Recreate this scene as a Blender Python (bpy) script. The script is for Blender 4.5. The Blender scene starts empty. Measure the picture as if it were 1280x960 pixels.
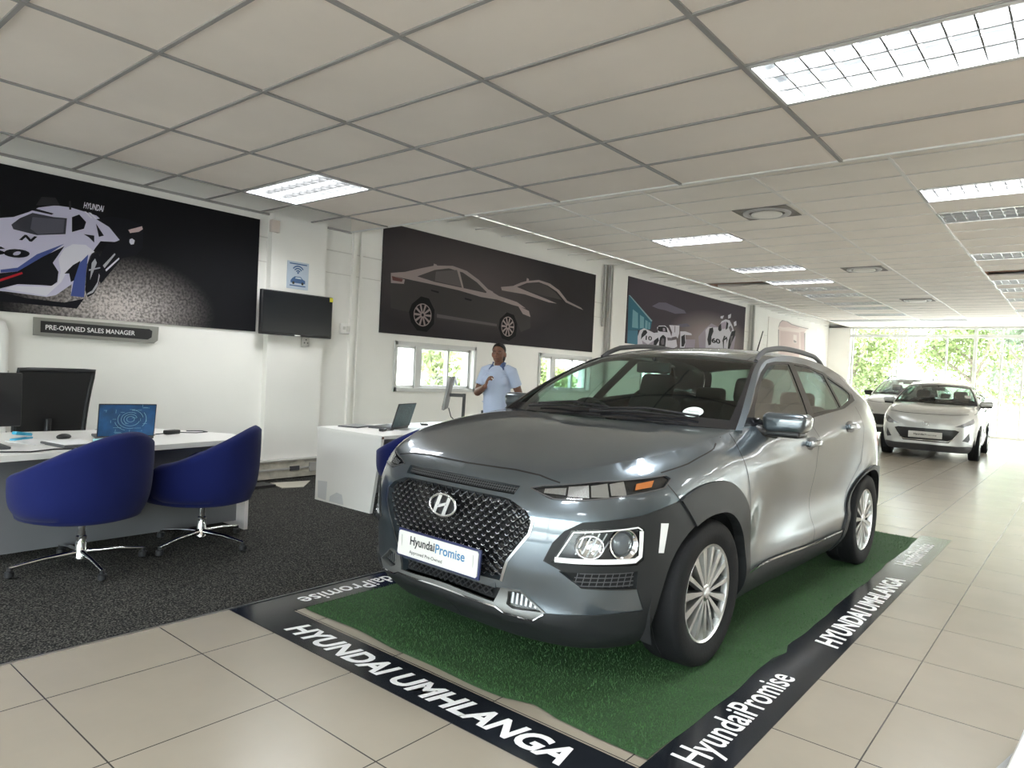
import bpy, bmesh, math, random
import numpy as np
from mathutils import Vector, Matrix, Euler
from mathutils import noise as mnoise

SC = bpy.context.scene
COL = SC.collection
random.seed(7); RNG = np.random.default_rng(7)

# ------------------------------------------------------------------ camera, world, sun, exposure
EYE = 1.32
cam_d = bpy.data.cameras.new('camera'); cam = bpy.data.objects.new('camera', cam_d); COL.objects.link(cam)
cam_d.sensor_fit = 'HORIZONTAL'; cam_d.sensor_width = 36.0; cam_d.lens = 865.65 / 1280 * 36.0
cam_d.clip_start = 0.05; cam_d.clip_end = 300
def _cam_rows(yaw, pitch, roll):
    cy, sy, cp, sp, cr_, sr = math.cos(yaw), math.sin(yaw), math.cos(pitch), math.sin(pitch), math.cos(roll), math.sin(roll)
    f = Vector((sy * cp, cy * cp, sp)); r = Vector((cy, -sy, 0)); u = r.cross(f)
    return r * cr_ - u * sr, r * sr + u * cr_, f
_r, _u, _f = _cam_rows(*[math.radians(a) for a in (-39.734604, -1.12256576, -2.80227551)])
cam.matrix_world = Matrix(((_r.x, _u.x, -_f.x, 0), (_r.y, _u.y, -_f.y, 0), (_r.z, _u.z, -_f.z, EYE), (0, 0, 0, 1)))
SC.camera = cam

world = bpy.data.worlds.new('world'); SC.world = world; world.use_nodes = True
nt = world.node_tree; nt.nodes.clear()
wo = nt.nodes.new('ShaderNodeOutputWorld'); bg = nt.nodes.new('ShaderNodeBackground'); sky = nt.nodes.new('ShaderNodeTexSky')
sky.sky_type = 'NISHITA'; sky.sun_disc = False; sky.sun_elevation = math.radians(62); sky.sun_rotation = math.radians(10)
sky.air_density = 1.3; sky.dust_density = 3.5; sky.ozone_density = 1.0
bg.inputs['Strength'].default_value = 2.3
hs = nt.nodes.new('ShaderNodeHueSaturation'); hs.inputs['Saturation'].default_value = 0.45; nt.links.new(sky.outputs[0], hs.inputs['Color']); nt.links.new(hs.outputs[0], bg.inputs['Color']); nt.links.new(bg.outputs[0], wo.inputs['Surface'])

sun_d = bpy.data.lights.new('sun', 'SUN'); sun = bpy.data.objects.new('sun', sun_d); COL.objects.link(sun)
sun_d.energy = 4.5; sun_d.angle = math.radians(0.6); sun_d.color = (1.0, 0.96, 0.9)
sun.rotation_euler = Euler((math.radians(-33), math.radians(8), 0))

SC.view_settings.view_transform = 'Standard'; SC.view_settings.look = 'None'
SC.view_settings.gamma = 1.0; SC.view_settings.use_curve_mapping = False
SC.view_settings.exposure = 0.60
LAMP_W = 55.0            # watts of a lit ceiling troffer

# ------------------------------------------------------------------ materials
MATS = {}
def mat(name, col, rough=0.5, metal=0.0, coat=0.0, spec=0.5, bump=0.0, bscale=60.0, vary=0.0, vscale=4.0, emit=0.0, trans=0.0, sheen=0.0):
    if name in MATS: return MATS[name]
    m = bpy.data.materials.new(name); m.use_nodes = True; MATS[name] = m
    n = m.node_tree; b = n.nodes['Principled BSDF']
    b.inputs['Base Color'].default_value = (*col, 1); b.inputs['Roughness'].default_value = rough
    b.inputs['Metallic'].default_value = metal; b.inputs['Coat Weight'].default_value = coat
    b.inputs['Coat Roughness'].default_value = 0.04; b.inputs['Specular IOR Level'].default_value = spec
    b.inputs['Sheen Weight'].default_value = sheen
    m.diffuse_color = (*col, 1)
    if emit:
        b.inputs['Emission Color'].default_value = (*col, 1); b.inputs['Emission Strength'].default_value = emit
    if bump or vary:
        tc = n.nodes.new('ShaderNodeTexCoord')
    if bump:
        t = n.nodes.new('ShaderNodeTexNoise'); t.inputs['Scale'].default_value = bscale; t.inputs['Detail'].default_value = 3
        bp = n.nodes.new('ShaderNodeBump'); bp.inputs['Strength'].default_value = bump; bp.inputs['Distance'].default_value = 0.01
        n.links.new(tc.outputs['Object'], t.inputs['Vector']); n.links.new(t.outputs['Fac'], bp.inputs['Height']); n.links.new(bp.outputs['Normal'], b.inputs['Normal'])
    if vary:
        t = n.nodes.new('ShaderNodeTexNoise'); t.inputs['Scale'].default_value = vscale; t.inputs['Detail'].default_value = 5
        r = n.nodes.new('ShaderNodeMapRange'); r.inputs['From Min'].default_value = .3; r.inputs['From Max'].default_value = .7
        r.inputs['To Min'].default_value = 1 - vary; r.inputs['To Max'].default_value = 1 + vary
        mx = n.nodes.new('ShaderNodeMix'); mx.data_type = 'RGBA'; mx.blend_type = 'MULTIPLY'; mx.inputs['Factor'].default_value = 1
        mx.inputs['A'].default_value = (*col, 1)
        n.links.new(tc.outputs['Object'], t.inputs['Vector']); n.links.new(t.outputs['Fac'], r.inputs['Value'])
        n.links.new(r.outputs[0], mx.inputs['B']); n.links.new(mx.outputs['Result'], b.inputs['Base Color'])
    return m
def glass_mat(name, tint, gloss=0.03, ior=1.45):
    if name in MATS: return MATS[name]
    m = bpy.data.materials.new(name); m.use_nodes = True; MATS[name] = m
    n = m.node_tree; n.nodes.clear()
    o = n.nodes.new('ShaderNodeOutputMaterial'); mx = n.nodes.new('ShaderNodeMixShader'); t = n.nodes.new('ShaderNodeBsdfTransparent'); g = n.nodes.new('ShaderNodeBsdfGlossy')
    f = n.nodes.new('ShaderNodeFresnel'); f.inputs['IOR'].default_value = ior
    t.inputs['Color'].default_value = (*tint, 1); g.inputs['Roughness'].default_value = gloss
    ge = n.nodes.new('ShaderNodeNewGeometry'); sb = n.nodes.new('ShaderNodeMath'); sb.operation = 'SUBTRACT'; sb.use_clamp = True
    n.links.new(f.outputs[0], sb.inputs[0]); n.links.new(ge.outputs['Backfacing'], sb.inputs[1]); n.links.new(sb.outputs[0], mx.inputs['Fac']); n.links.new(t.outputs[0], mx.inputs[1]); n.links.new(g.outputs[0], mx.inputs[2]); n.links.new(mx.outputs[0], o.inputs['Surface'])
    return m
def nd(m, kind): return m.node_tree.nodes.new(kind)

M_WALL = mat('wall_paint', (.86, .845, .80), .6, vary=.03, vscale=1.2)
M_WALLD = mat('wall_line_grey', (.66, .64, .60), .6)  # even grey of the thin lines along the left wall
M_TRIMW = mat('white_gloss_trim', (.78, .77, .74), .4)
M_DTRIM = mat('grey_strip', (.45, .44, .42), .5)
M_TILEC = mat('ceiling_tile', (.84, .765, .69), .75, vary=.03, vscale=2.0)
M_TILEF = mat('far_ceiling_tile', (.80, .765, .72), .75, vary=.03, vscale=2.0)
M_TBAR = mat('grey_ceiling_rail', (.30, .29, .28), .5)
M_TBARW = mat('white_ceiling_rail', (.72, .71, .69), .4)
M_BROWN = mat('bare_brown_board', (.22, .13, .09), .9, vary=.2, vscale=6)
M_FIN = mat('louvre_white', (.82, .83, .84), .25, metal=.35)
M_FINL = mat('louvre_white_shaded', (.10, .10, .10), .35, metal=.5)  # shade put into the colour of lit lamps' white fins, to show against glare
M_REFL = mat('lamp_reflector', (.55, .57, .58), .35, metal=.3)
M_TUBE = mat('lamp_tube', (.9, .92, .95), .3)
M_CHROME = mat('chrome', (.82, .82, .83), .08, metal=1.0)
M_STEEL = mat('satin_metal', (.55, .55, .55), .28, metal=1.0)
M_BLACK = mat('black_plastic', (.018, .018, .02), .4)
M_BLACKG = mat('gloss_black', (.012, .012, .014), .12)
M_RUBBER = mat('tyre_rubber', (.010, .010, .011), .7, spec=.18, bump=.15, bscale=90)
M_DARKG = mat('dark_grey_plastic', (.07, .07, .075), .5)
M_GREY = mat('mid_grey_plastic', (.25, .25, .25), .5)
M_WHITE = mat('white_laminate', (.86, .84, .81), .35)
M_PAPER = mat('paper', (.82, .82, .82), .8)
M_BLUEF = mat('royal_blue_fabric', (.005, .010, .085), .9, spec=.2, bump=.12, bscale=400, sheen=.08)
M_GLASS = glass_mat('window_glass', (.93, .96, .95))
M_CLEAR = glass_mat('lamp_lens', (.93, .95, .96))
M_CARGL = glass_mat('green_car_glass', (.52, .66, .60), .01, 1.5)
M_PRIV = glass_mat('dark_car_glass', (.26, .32, .31), .01, 3.0)
M_LETW = mat('white_vinyl', (.80, .80, .80), .4)
M_LETK = mat('black_print', (.02, .022, .025), .5)
M_LETB = mat('blue_print', (.03, .16, .33), .5)

# ------------------------------------------------------------------ mesh helpers
class MB:
    def __init__(s): s.v = []; s.f = []; s.m = []
    def add(s, vs, fs, mi=0):
        b = len(s.v); s.v += [tuple(map(float, p)) for p in vs]
        s.f += [tuple(b + i for i in f) for f in fs]; s.m += [mi] * len(fs)
    def box(s, c, d, mi=0, rot=None):
        x, y, z = [k / 2 for k in d]
        vs = [Vector((sx * x, sy * y, sz * z)) for sz in (-1, 1) for sx, sy in ((-1, -1), (1, -1), (1, 1), (-1, 1))]
        if rot is not None: vs = [rot @ v for v in vs]
        s.add([v + Vector(c) for v in vs], [(0, 3, 2, 1), (4, 5, 6, 7), (0, 1, 5, 4), (1, 2, 6, 5), (2, 3, 7, 6), (3, 0, 4, 7)], mi)
    def rbox(s, c, d, r, mi=0, rot=None, seg=2, taper=None):
        bm = bmesh.new(); bmesh.ops.create_cube(bm, size=1.0)
        for v in bm.verts:
            v.co = Vector((v.co.x * d[0], v.co.y * d[1], v.co.z * d[2]))
            if taper and v.co.z > 0: v.co.x *= taper[0]; v.co.y *= taper[1]
        bmesh.ops.bevel(bm, geom=bm.edges[:], offset=r, segments=seg, affect='EDGES', profile=.5)
        bm.verts.index_update()
        vs = [(rot @ v.co if rot is not None else v.co) + Vector(c) for v in bm.verts]
        s.add(vs, [[v.index for v in f.verts] for f in bm.faces], mi); bm.free()
    def tube(s, path, r, n=8, mi=0, cap=True, closed=False, ry=None):
        P = [Vector(p) for p in path]; k = len(P)
        R = list(r) if hasattr(r, '__len__') else [r] * k
        vs = []; up = None
        for i in range(k):
            if closed: d = P[(i + 1) % k] - P[i - 1]
            else: d = P[min(i + 1, k - 1)] - P[max(i - 1, 0)]
            d = d.normalized() if d.length else Vector((0, 0, 1))
            if up is None: up = Vector((0, 0, 1)) if abs(d.z) < .9 else Vector((1, 0, 0))
            a = d.cross(up)
            if a.length < 1e-5: a = d.cross(Vector((1, 0, 0)))
            a.normalize(); b = a.cross(d).normalized(); up = b
            q = (ry[i] if hasattr(ry, '__len__') else ry) if ry is not None else R[i]
            for j in range(n):
                t = 2 * math.pi * j / n; vs.append(P[i] + a * math.cos(t) * R[i] + b * math.sin(t) * q)
        fs = []
        for i in range(k if closed else k - 1):
            for j in range(n):
                a0, a1 = i * n + j, i * n + (j + 1) % n; b0, b1 = ((i + 1) % k) * n + j, ((i + 1) % k) * n + (j + 1) % n
                fs.append((a0, a1, b1, b0))
        if cap and not closed:
            fs.append(tuple(range(n))[::-1]); fs.append(tuple((k - 1) * n + j for j in range(n)))
        s.add(vs, fs, mi)
    def lathe(s, prof, n=32, mi=0, axis='z', c=(0, 0, 0), a0=0, a1=2 * math.pi, mis=None):
        full = abs(a1 - a0 - 2 * math.pi) < 1e-6; m = n if full else n + 1
        vs = []
        for r, h in prof:
            for j in range(m):
                t = a0 + (a1 - a0) * j / n; x, y = r * math.cos(t), r * math.sin(t)
                p = (x, y, h) if axis == 'z' else ((h, x, y) if axis == 'x' else (x, h, y))
                vs.append((p[0] + c[0], p[1] + c[1], p[2] + c[2]))
        for i in range(len(prof) - 1):
            fs = []
            for j in range(n):
                j2 = (j + 1) % m; fs.append((i * m + j, i * m + j2, (i + 1) * m + j2, (i + 1) * m + j))
            if i == 0: s.add(vs, fs, mis[i] if mis else mi); base = len(s.v) - len(vs)
            else:
                s.f += [tuple(base + q for q in f) for f in fs]; s.m += [mis[i] if mis else mi] * len(fs)
    def prism(s, poly, z0, z1, mi=0, fn=None):
        n = len(poly); vs = [(x, y, z) for z in (z0, z1) for x, y in poly]
        if fn: vs = [fn(*p) for p in vs]
        s.add(vs, [tuple(range(n))[::-1], tuple(range(n, 2 * n))] + [(i, (i + 1) % n, n + (i + 1) % n, n + i) for i in range(n)], mi)
    def ellipsoid(s, c, r, mi=0, rot=None, n=16, k=10):
        vs = []; fs = []
        for i in range(k + 1):
            th = math.pi * i / k
            for j in range(n):
                ph = 2 * math.pi * j / n
                p = Vector((r[0] * math.sin(th) * math.cos(ph), r[1] * math.sin(th) * math.sin(ph), r[2] * math.cos(th)))
                vs.append((rot @ p if rot is not None else p) + Vector(c))
        for i in range(k):
            for j in range(n): fs.append((i * n + j, (i + 1) * n + j, (i + 1) * n + (j + 1) % n, i * n + (j + 1) % n))
        s.add(vs, fs, mi)
    def grid(s, P, mi=0, closed=False):
        nu, nv = len(P), len(P[0]); vs = [p for row in P for p in row]
        s.add(vs, [(i * nv + j, (i + 1) * nv + j, (i + 1) * nv + (j + 1) % nv, i * nv + (j + 1) % nv) for i in range(nu - 1) for j in range(nv if closed else nv - 1)], mi)
    def build(s, name, mats, parent=None, smooth=None, loc=None, fix=True):
        me = bpy.data.meshes.new(name); me.from_pydata(s.v, [], s.f)
        for m in (mats if isinstance(mats, (list, tuple)) else [mats]): me.materials.append(m)
        me.polygons.foreach_set('material_index', s.m); me.update()
        if fix:
            bm = bmesh.new(); bm.from_mesh(me); bmesh.ops.remove_doubles(bm, verts=bm.verts, dist=1e-6); bmesh.ops.recalc_face_normals(bm, faces=bm.faces); bm.to_mesh(me); bm.free()
        if smooth is not None:
            me.polygons.foreach_set('use_smooth', [True] * len(me.polygons))
            if smooth < 180: me.set_sharp_from_angle(angle=math.radians(smooth))
        o = bpy.data.objects.new(name, me); COL.objects.link(o)
        if parent is not None: o.parent = parent
        if loc is not None: o.location = loc
        return o
def tag(o, label=None, cat=None, group=None, kind=None):
    if label: o['label'] = label
    if cat: o['category'] = cat
    if group: o['group'] = group
    if kind: o['kind'] = kind
    return o
def empty(name, loc, rz=0.0, label=None, cat=None, group=None, kind=None):
    o = bpy.data.objects.new(name, None); COL.objects.link(o); o.location = loc; o.rotation_euler = (0, 0, rz); o.empty_display_size = .1
    return tag(o, label, cat, group, kind)
def copy_tree(o, parent=None):
    c = o.copy(); COL.objects.link(c)
    if parent is not None: c.parent = parent
    for ch in list(o.children): copy_tree(ch, c)
    return c
def struct(name, mb, m, parent=None, smooth=None):
    o = mb.build(name, m, parent, smooth); o['kind'] = 'structure'; return o
_TXT = {}
def text2d(body, bold=0.0, shear=0.0, spacing=1.0):
    """flat lettering as (verts2d, faces), scaled so that its width is 1; returns also height ratio"""
    key = (body, bold, shear, spacing)
    if key in _TXT: return _TXT[key]
    cu = bpy.data.curves.new('lettering_source', 'FONT'); cu.body = body; cu.size = 1; cu.offset = bold; cu.shear = shear; cu.space_character = spacing; cu.resolution_u = 4
    ob = bpy.data.objects.new('lettering_source', cu); COL.objects.link(ob)
    dg = bpy.context.evaluated_depsgraph_get(); me = bpy.data.meshes.new_from_object(ob.evaluated_get(dg))
    V = np.array([v.co[:2] for v in me.vertices]); F = [tuple(p.vertices) for p in me.polygons]
    bpy.data.objects.remove(ob); bpy.data.curves.remove(cu); bpy.data.meshes.remove(me)
    V = V - V.min(0); w = V[:, 0].max(); V = V / w
    _TXT[key] = (V, F); return V, F
def put_text(mb, body, fn, w, h=None, mi=0, bold=0.0, shear=0.0, spacing=1.0):
    V, F = text2d(body, bold, shear, spacing)
    k = (h / V[:, 1].max()) if h else w
    mb.add([fn(x * w, y * k) for x, y in V], F, mi)
# ------------------------------------------------------------------ room shell
WX = -6.88; ZN = 2.88; ZF = 3.32; YS = 5.12; YB = 25.0; XR = 11.0; YF0 = -5.0
def floor_mat():
    m = mat('floor_tiles', (.5, .47, .42), .28); n = m.node_tree; b = n.nodes['Principled BSDF']
    tc = nd(m, 'ShaderNodeTexCoord'); mp = nd(m, 'ShaderNodeMapping'); mp.inputs['Location'].default_value = (.555 + .6 * 20, -.9 + 12.0, 0)
    br = nd(m, 'ShaderNodeTexBrick'); br.offset = 0; br.squash = 1
    br.inputs['Scale'].default_value = 1.0; br.inputs['Brick Width'].default_value = .6; br.inputs['Row Height'].default_value = .6
    br.inputs['Mortar Size'].default_value = .0028; br.inputs['Mortar Smooth'].default_value = .1; br.inputs['Bias'].default_value = 0
    br.inputs['Color1'].default_value = (.312, .275, .220, 1); br.inputs['Color2'].default_value = (.302, .265, .211, 1); br.inputs['Mortar'].default_value = (.05, .045, .04, 1)
    no = nd(m, 'ShaderNodeTexNoise'); no.inputs['Scale'].default_value = 2.2; no.inputs['Detail'].default_value = 6; no.inputs['Roughness'].default_value = .6
    mr = nd(m, 'ShaderNodeMapRange'); mr.inputs['From Min'].default_value = .3; mr.inputs['From Max'].default_value = .7; mr.inputs['To Min'].default_value = .95; mr.inputs['To Max'].default_value = 1.03
    mx = nd(m, 'ShaderNodeMix'); mx.data_type = 'RGBA'; mx.blend_type = 'MULTIPLY'; mx.inputs['Factor'].default_value = 1
    L = n.links.new
    L(tc.outputs['Object'], mp.inputs['Vector']); L(mp.outputs[0], br.inputs['Vector']); L(tc.outputs['Object'], no.inputs['Vector']); L(no.outputs['Fac'], mr.inputs['Value'])
    L(br.outputs['Color'], mx.inputs['A']); L(mr.outputs[0], mx.inputs['B']); L(mx.outputs['Result'], b.inputs['Base Color'])
    r2 = nd(m, 'ShaderNodeMapRange'); r2.inputs['To Min'].default_value = .24; r2.inputs['To Max'].default_value = .28
    L(no.outputs['Fac'], r2.inputs['Value']); L(r2.outputs[0], b.inputs['Roughness'])
    bp = nd(m, 'ShaderNodeBump'); bp.inputs['Strength'].default_value = .3; bp.inputs['Distance'].default_value = .002; bp.invert = True
    L(br.outputs['Fac'], bp.inputs['Height']); L(bp.outputs['Normal'], b.inputs['Normal'])
    return m
def carpet_mat():
    m = mat('charcoal_carpet', (.02, .02, .021), .95, spec=.15); n = m.node_tree; b = n.nodes['Principled BSDF']; L = n.links.new
    tc = nd(m, 'ShaderNodeTexCoord'); no = nd(m, 'ShaderNodeTexNoise'); no.inputs['Scale'].default_value = 120; no.inputs['Detail'].default_value = 2
    cr_ = nd(m, 'ShaderNodeValToRGB'); e = cr_.color_ramp.elements; e[0].position = .46; e[0].color = (.008, .008, .008, 1); e[1].position = .72; e[1].color = (.14, .135, .12, 1)
    L(tc.outputs['Object'], no.inputs['Vector']); L(no.outputs['Fac'], cr_.inputs['Fac']); L(cr_.outputs[0], b.inputs['Base Color'])
    bp = nd(m, 'ShaderNodeBump'); bp.inputs['Strength'].default_value = .8; bp.inputs['Distance'].default_value = .006; L(no.outputs['Fac'], bp.inputs['Height']); L(bp.outputs['Normal'], b.inputs['Normal'])
    return m
mb = MB(); mb.box(((WX + XR) / 2, (YF0 + YB) / 2, -.05), (XR - WX, YB - YF0, .1)); struct('floor', mb, floor_mat())
mb = MB(); mb.box(((WX - 3.385) / 2, (YF0 + 8.4) / 2, .002), (-3.385 - WX, 8.4 - YF0, .008)); struct('floor_carpet', mb, carpet_mat())
mb = MB(); mb.box((-3.383, (YF0 + 8.4) / 2, .003), (.006, 8.4 - YF0, .009)); struct('trim_1', mb, M_STEEL)

# left wall with three window openings
WIN = [(5.92, 7.36, 1.02, 1.585), (8.97, 10.4, 1.03, 1.585), (12.3, 13.7, 1.03, 1.585)]
def wall_with_holes(name, x0, x1, ya, yb, z1, holes, m):
    mb = MB(); y = ya
    for (a, b, c, d) in holes:
        mb.box(((x0 + x1) / 2, (y + a) / 2, z1 / 2), (x1 - x0, a - y, z1)); mb.box(((x0 + x1) / 2, (a + b) / 2, c / 2), (x1 - x0, b - a, c))
        mb.box(((x0 + x1) / 2, (a + b) / 2, (d + z1) / 2), (x1 - x0, b - a, z1 - d)); y = b
    mb.box(((x0 + x1) / 2, (y + yb) / 2, z1 / 2), (x1 - x0, yb - y, z1)); return struct(name, mb, m)
wall_with_holes('wall_left', WX - .22, WX, YF0, YB, 3.5, WIN, M_WALL)
mb = MB(); mb.box((XR + .1, 10, 3.15), (.2, 30, .7)); mb.box((XR + .1, 3.5, 1.4), (.2, 17, 2.8)); struct('wall_right', mb, mat('grey_wall_paint', (.36, .36, .36), .6))
mb = MB(); mb.box(((WX + XR) / 2, YF0 - .1, 3.15), (XR - WX + .4, .2, .7)); mb.box((WX + 1.1, YF0 - .1, 1.75), (2.2, .2, 3.5)); struct('wall_front', mb, M_WALL)
mb = MB(); mb.box(((WX + XR) / 2, YB + .08, 3.42), (XR - WX + .4, .16, .25)); mb.box((WX + .35, YB + .06, 1.7), (.7, .12, 3.4)); mb.box(((1.6 + XR) / 2, YB + .06, 1.7), (XR - 1.6, .12, 3.4)); struct('wall_back', mb, M_WALL)

# pilasters, cover strips and pipes on the left wall
mb = MB(); mb.box((WX + .035, 4.40, 1.44), (.07, .68, 2.88)); mb.box((WX + .045, 4.06, 1.44), (.09, .05, 2.88)); struct('trim_2', mb, M_WALL)
mb = MB(); mb.box((WX + .02, 5.17, 1.44), (.04, .05, 2.88)); mb.box((WX + .012, 5.28, 1.66), (.024, .03, 3.32)); struct('trim_3', mb, M_WALL)
mb = MB(); mb.box((WX + .05, 11.15, 1.66), (.1, .55, 3.32)); mb.box((WX + .07, 10.87, 1.66), (.06, .07, 3.32), 1); mb.tube([(WX + .04, 10.72, 2.2), (WX + .04, 10.72, 3.32)], .025, 8, 1); struct('trim_4', mb, [M_WALL, M_DTRIM])
mb = MB(); mb.box((WX + .06, 18.2, 1.66), (.12, .7, 3.32)); mb.box((WX + .1, 17.85, 1.66), (.04, .07, 3.32), 1); struct('trim_5', mb, [M_WALL, M_DTRIM])
mb = MB(); mb.box((WX + .003, 9, 2.62), (.006, 28, .012)); mb.box((WX + .003, 9, 2.36), (.006, 28, .008)); struct('trim_6', mb, M_WALLD)
# worn trunking box along the foot of the pilaster
mb = MB(); mb.box((WX + .08, 3.9, .115), (.16, 1.7, .19)); mb.box((WX + .085, 3.9, .212), (.17, 1.7, .012), 1); mb.box((WX + .163, 4.0, .12), (.008, 1.5, .02), 1); mb.box((WX + .165, 4.38, .12), (.012, .12, .05), 2); mb.box((WX + .165, 4.62, .12), (.012, .1, .1), 1)
struct('baseboard_left', mb, [mat('scuffed_beige', (.48, .45, .38), .6, vary=.25, vscale=9), M_DTRIM, M_DARKG])

# windows in the left wall
for k, (a, b, c, d) in enumerate(WIN):
    r = empty('window_%d' % (k + 1), (WX - .08, (a + b) / 2, c), kind='structure')
    w, h = b - a, d - c; mb = MB()
    for z in (.02, h - .02): mb.box((0, 0, z), (.06, w, .04))
    for y in (-w / 2 + .02, -w / 2 + .36, -w / 2 + .47, w / 2 - .45, w / 2 - .03, ): mb.box((0, y, h / 2), (.06, .035, h))
    mb.box((.02, -w / 2 + .415, h / 2), (.05, .1, h))
    o = mb.build('window_frame', mat('grey_white_frame', (.64, .64, .62), .5), r)
    mb = MB(); mb.box((-.01, 0, h / 2), (.006, w - .02, h - .02)); mb.build('pane', M_GLASS, r)
    mb = MB()
    for z in (-.02, h + .02): mb.box((.09, 0, z), (.03, w + .1, .05))
    for y in (-w / 2 - .03, w / 2 + .03): mb.box((.09, y, h / 2), (.03, .05, h + .09))
    mb.build('window_surround', mat('grey_white_frame', (.64, .64, .62), .5), r)

# glazed shopfront at the far end
r = empty('window_4', (0, YB, 0), kind='structure')
mb = MB(); W0, W1 = WX + .7, 1.6
XS = [-6.10, -4.75, -3.42, -2.68, -2.02, -1.5, .1]
for x in XS: mb.box((x, 0, 1.65), (.05 if x != -2.68 else .09, .08, 3.3))
mb.box(((W0 + W1) / 2, 0, 3.03), (W1 - W0, .09, .10)); mb.box(((W0 + W1) / 2, 0, .04), (W1 - W0, .09, .08)); mb.box(((W0 + W1) / 2, 0, 3.28), (W1 - W0, .09, .06))
mb.build('mullions', mat('shopfront_frame', (.62, .64, .62), .4), r)
for x0, x1 in zip([W0] + XS, XS + [W1]):
    if x1 - x0 > .1:
        mb = MB(); mb.box(((x0 + x1) / 2, .01, 1.65), (x1 - x0 - .05, .008, 3.2)); mb.build('pane', M_GLASS, r)
# glazing of the right side and of the street front behind the camera
r = empty('window_5', (XR, 10, 0), kind='structure'); mb = MB()
for k in range(16): mb.box((0, -15 + 2 * k, 1.4), (.08, .06, 2.8))
for z in (.04, 2.76): mb.box((0, 0, z), (.08, 30, .08))
mb.build('mullions', M_TRIMW, r); mb = MB(); mb.box((0, 0, 1.4), (.008, 30, 2.7)); mb.build('pane', M_GLASS, r)
r = empty('window_6', ((WX + 2.2 + XR) / 2, YF0, 0), kind='structure'); wl = XR - WX - 2.2; mb = MB()
for k in range(9): mb.box((-wl / 2 + wl / 8 * k, 0, 1.4), (.06, .08, 2.8))
for z in (.04, 2.76): mb.box((0, 0, z), (wl, .08, .08))
mb.build('mullions', M_TRIMW, r); mb = MB(); mb.box((0, 0, 1.4), (wl, .008, 2.7)); mb.build('pane', M_GLASS, r)

# ------------------------------------------------------------------ ceiling: low office part, then the higher hall
XL = [-1.39 - 1.2 * k for k in range(-11, 5)]; XL = sorted(XL)
YN = [5.12 - .593 * k for k in range(0, 18)]; YN = sorted(YN)
XF = sorted([-1.42 - 1.2 * k for k in range(-11, 5)]); YFAR = [5.56 + .575 * k for k in range(0, 35)]
def cell(xs, ys, x, y):
    i = max(k for k in range(len(xs)) if xs[k] <= x); j = max(k for k in range(len(ys)) if ys[k] <= y)
    return xs[i], xs[i + 1], ys[j], ys[j + 1]
NEARL = [(cell(XL, YN, -.8, 3.7), 'lit', 0), (cell(XL, YN, -5.6, 3.7), 'lit', 0), (cell(XL, YN, -.8, .2), 'lit', 0), (cell(XL, YN, -4.4, -1.0), 'lit', 0), (cell(XL, YN, 2.8, 2.0), 'lit', 0), (cell(XL, YN, -3.2, -2.8), 'lit', 0), (cell(XL, YN, 5.0, 3.7), 'lit', 0), (cell(XL, YN, 1.6, -1.6), 'lit', 0)]  # all after the first two are unseen lamps added as fill light
FARL = [(cell(XF, YFAR, -.8, 8.0), 'lit')]
FARL += [(cell(XF, YFAR, 4.0, y), 'lit') for y in (8.0, 11.0, 14.0, 17.0, 20.0)]  # unseen lamps added to brighten the far hall
FARL += [(cell(XF, YFAR, 7.6, y), 'lit') for y in (8.0, 14.0, 20.0)]  # second unseen row, added for the same fill light
FARL += [(cell(XF, YFAR, -.8, y), 'off') for y in (9.2, 12.0, 15.0, 16.3, 18.0, 20.0)]
FARL += [(cell(XF, YFAR, -4.4, y), 'off') for y in (9.2, 12.0, 13.8, 15.0, 16.1, 17.8, 19.2, 21.0, 22.5)] + [(cell(XF, YFAR, -5.6, 22.3), 'off'), (cell(XF, YFAR, -3.2, 22.3), 'off')]
BARE = [cell(XF, YFAR, -5.6, 13.8), cell(XF, YFAR, -.8, 13.8)]
VENT = [(-3.0, 8.13), (-3.0, 12.74), (-3.0, 17.5)]
def near_eq(a, b): return abs(a - b) < .01
def ceiling_panels(mb, xs, ys, z, skip, x0, x1, y0, y1):
    for xa, xb in zip(xs, xs[1:]):
        for ya, yb in zip(ys, ys[1:]):
            if any(near_eq(xa, s[0]) and near_eq(ya, s[2]) for s in skip): continue
            a, b, c, d = max(xa, x0), min(xb, x1), max(ya, y0), min(yb, y1)
            if b - a > .01 and d - c > .01: mb.box(((a + b) / 2, (c + d) / 2, z + .011), (b - a, d - c, .02))
mb = MB(); ceiling_panels(mb, XL, YN, ZN, [l[0] for l in NEARL], WX, XR, YF0, YS)
struct('ceiling', mb, M_TILEC)
mb = MB(); ceiling_panels(mb, XF, [5.12] + YFAR, ZF, [l[0] for l in FARL] + BARE, WX, XR, YS, YB)
struct('ceiling_far', mb, M_TILEF)
mb = MB(); mb.box(((WX + XR) / 2, YS + .01, (ZN + ZF) / 2 + .01), (XR - WX, .02, ZF - ZN)); struct('trim_7', mb, M_TILEC)
mb = MB(); mb.box(((WX + XR) / 2, (YF0 + YB) / 2, 3.62), (XR - WX + .6, YB - YF0 + .6, .12)); struct('light_block_slab', mb, M_DTRIM)  # unseen slab added above both ceilings to stop sky light leaking in
mb = MB()
for x in XL:
    if WX < x < XR: mb.box((x, (YF0 + YS) / 2, ZN - .004), (.026, YS - YF0, .012))
for y in YN:
    if y > YF0: mb.box(((WX + XR) / 2, y, ZN - .003), (XR - WX, .022, .01))
mb.box((WX + .012, (YF0 + YS) / 2, ZN - .01), (.024, YS - YF0, .02), 0)
struct('trim_8', mb, M_TBAR)
mb = MB()
for x in XF:
    if WX < x < XR: mb.box((x, (YB + YS) / 2, ZF - .004), (.028, YB - YS, .012))
for y in YFAR: mb.box(((WX + XR) / 2, y, ZF - .002), (XR - WX, .018, .008))
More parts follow.
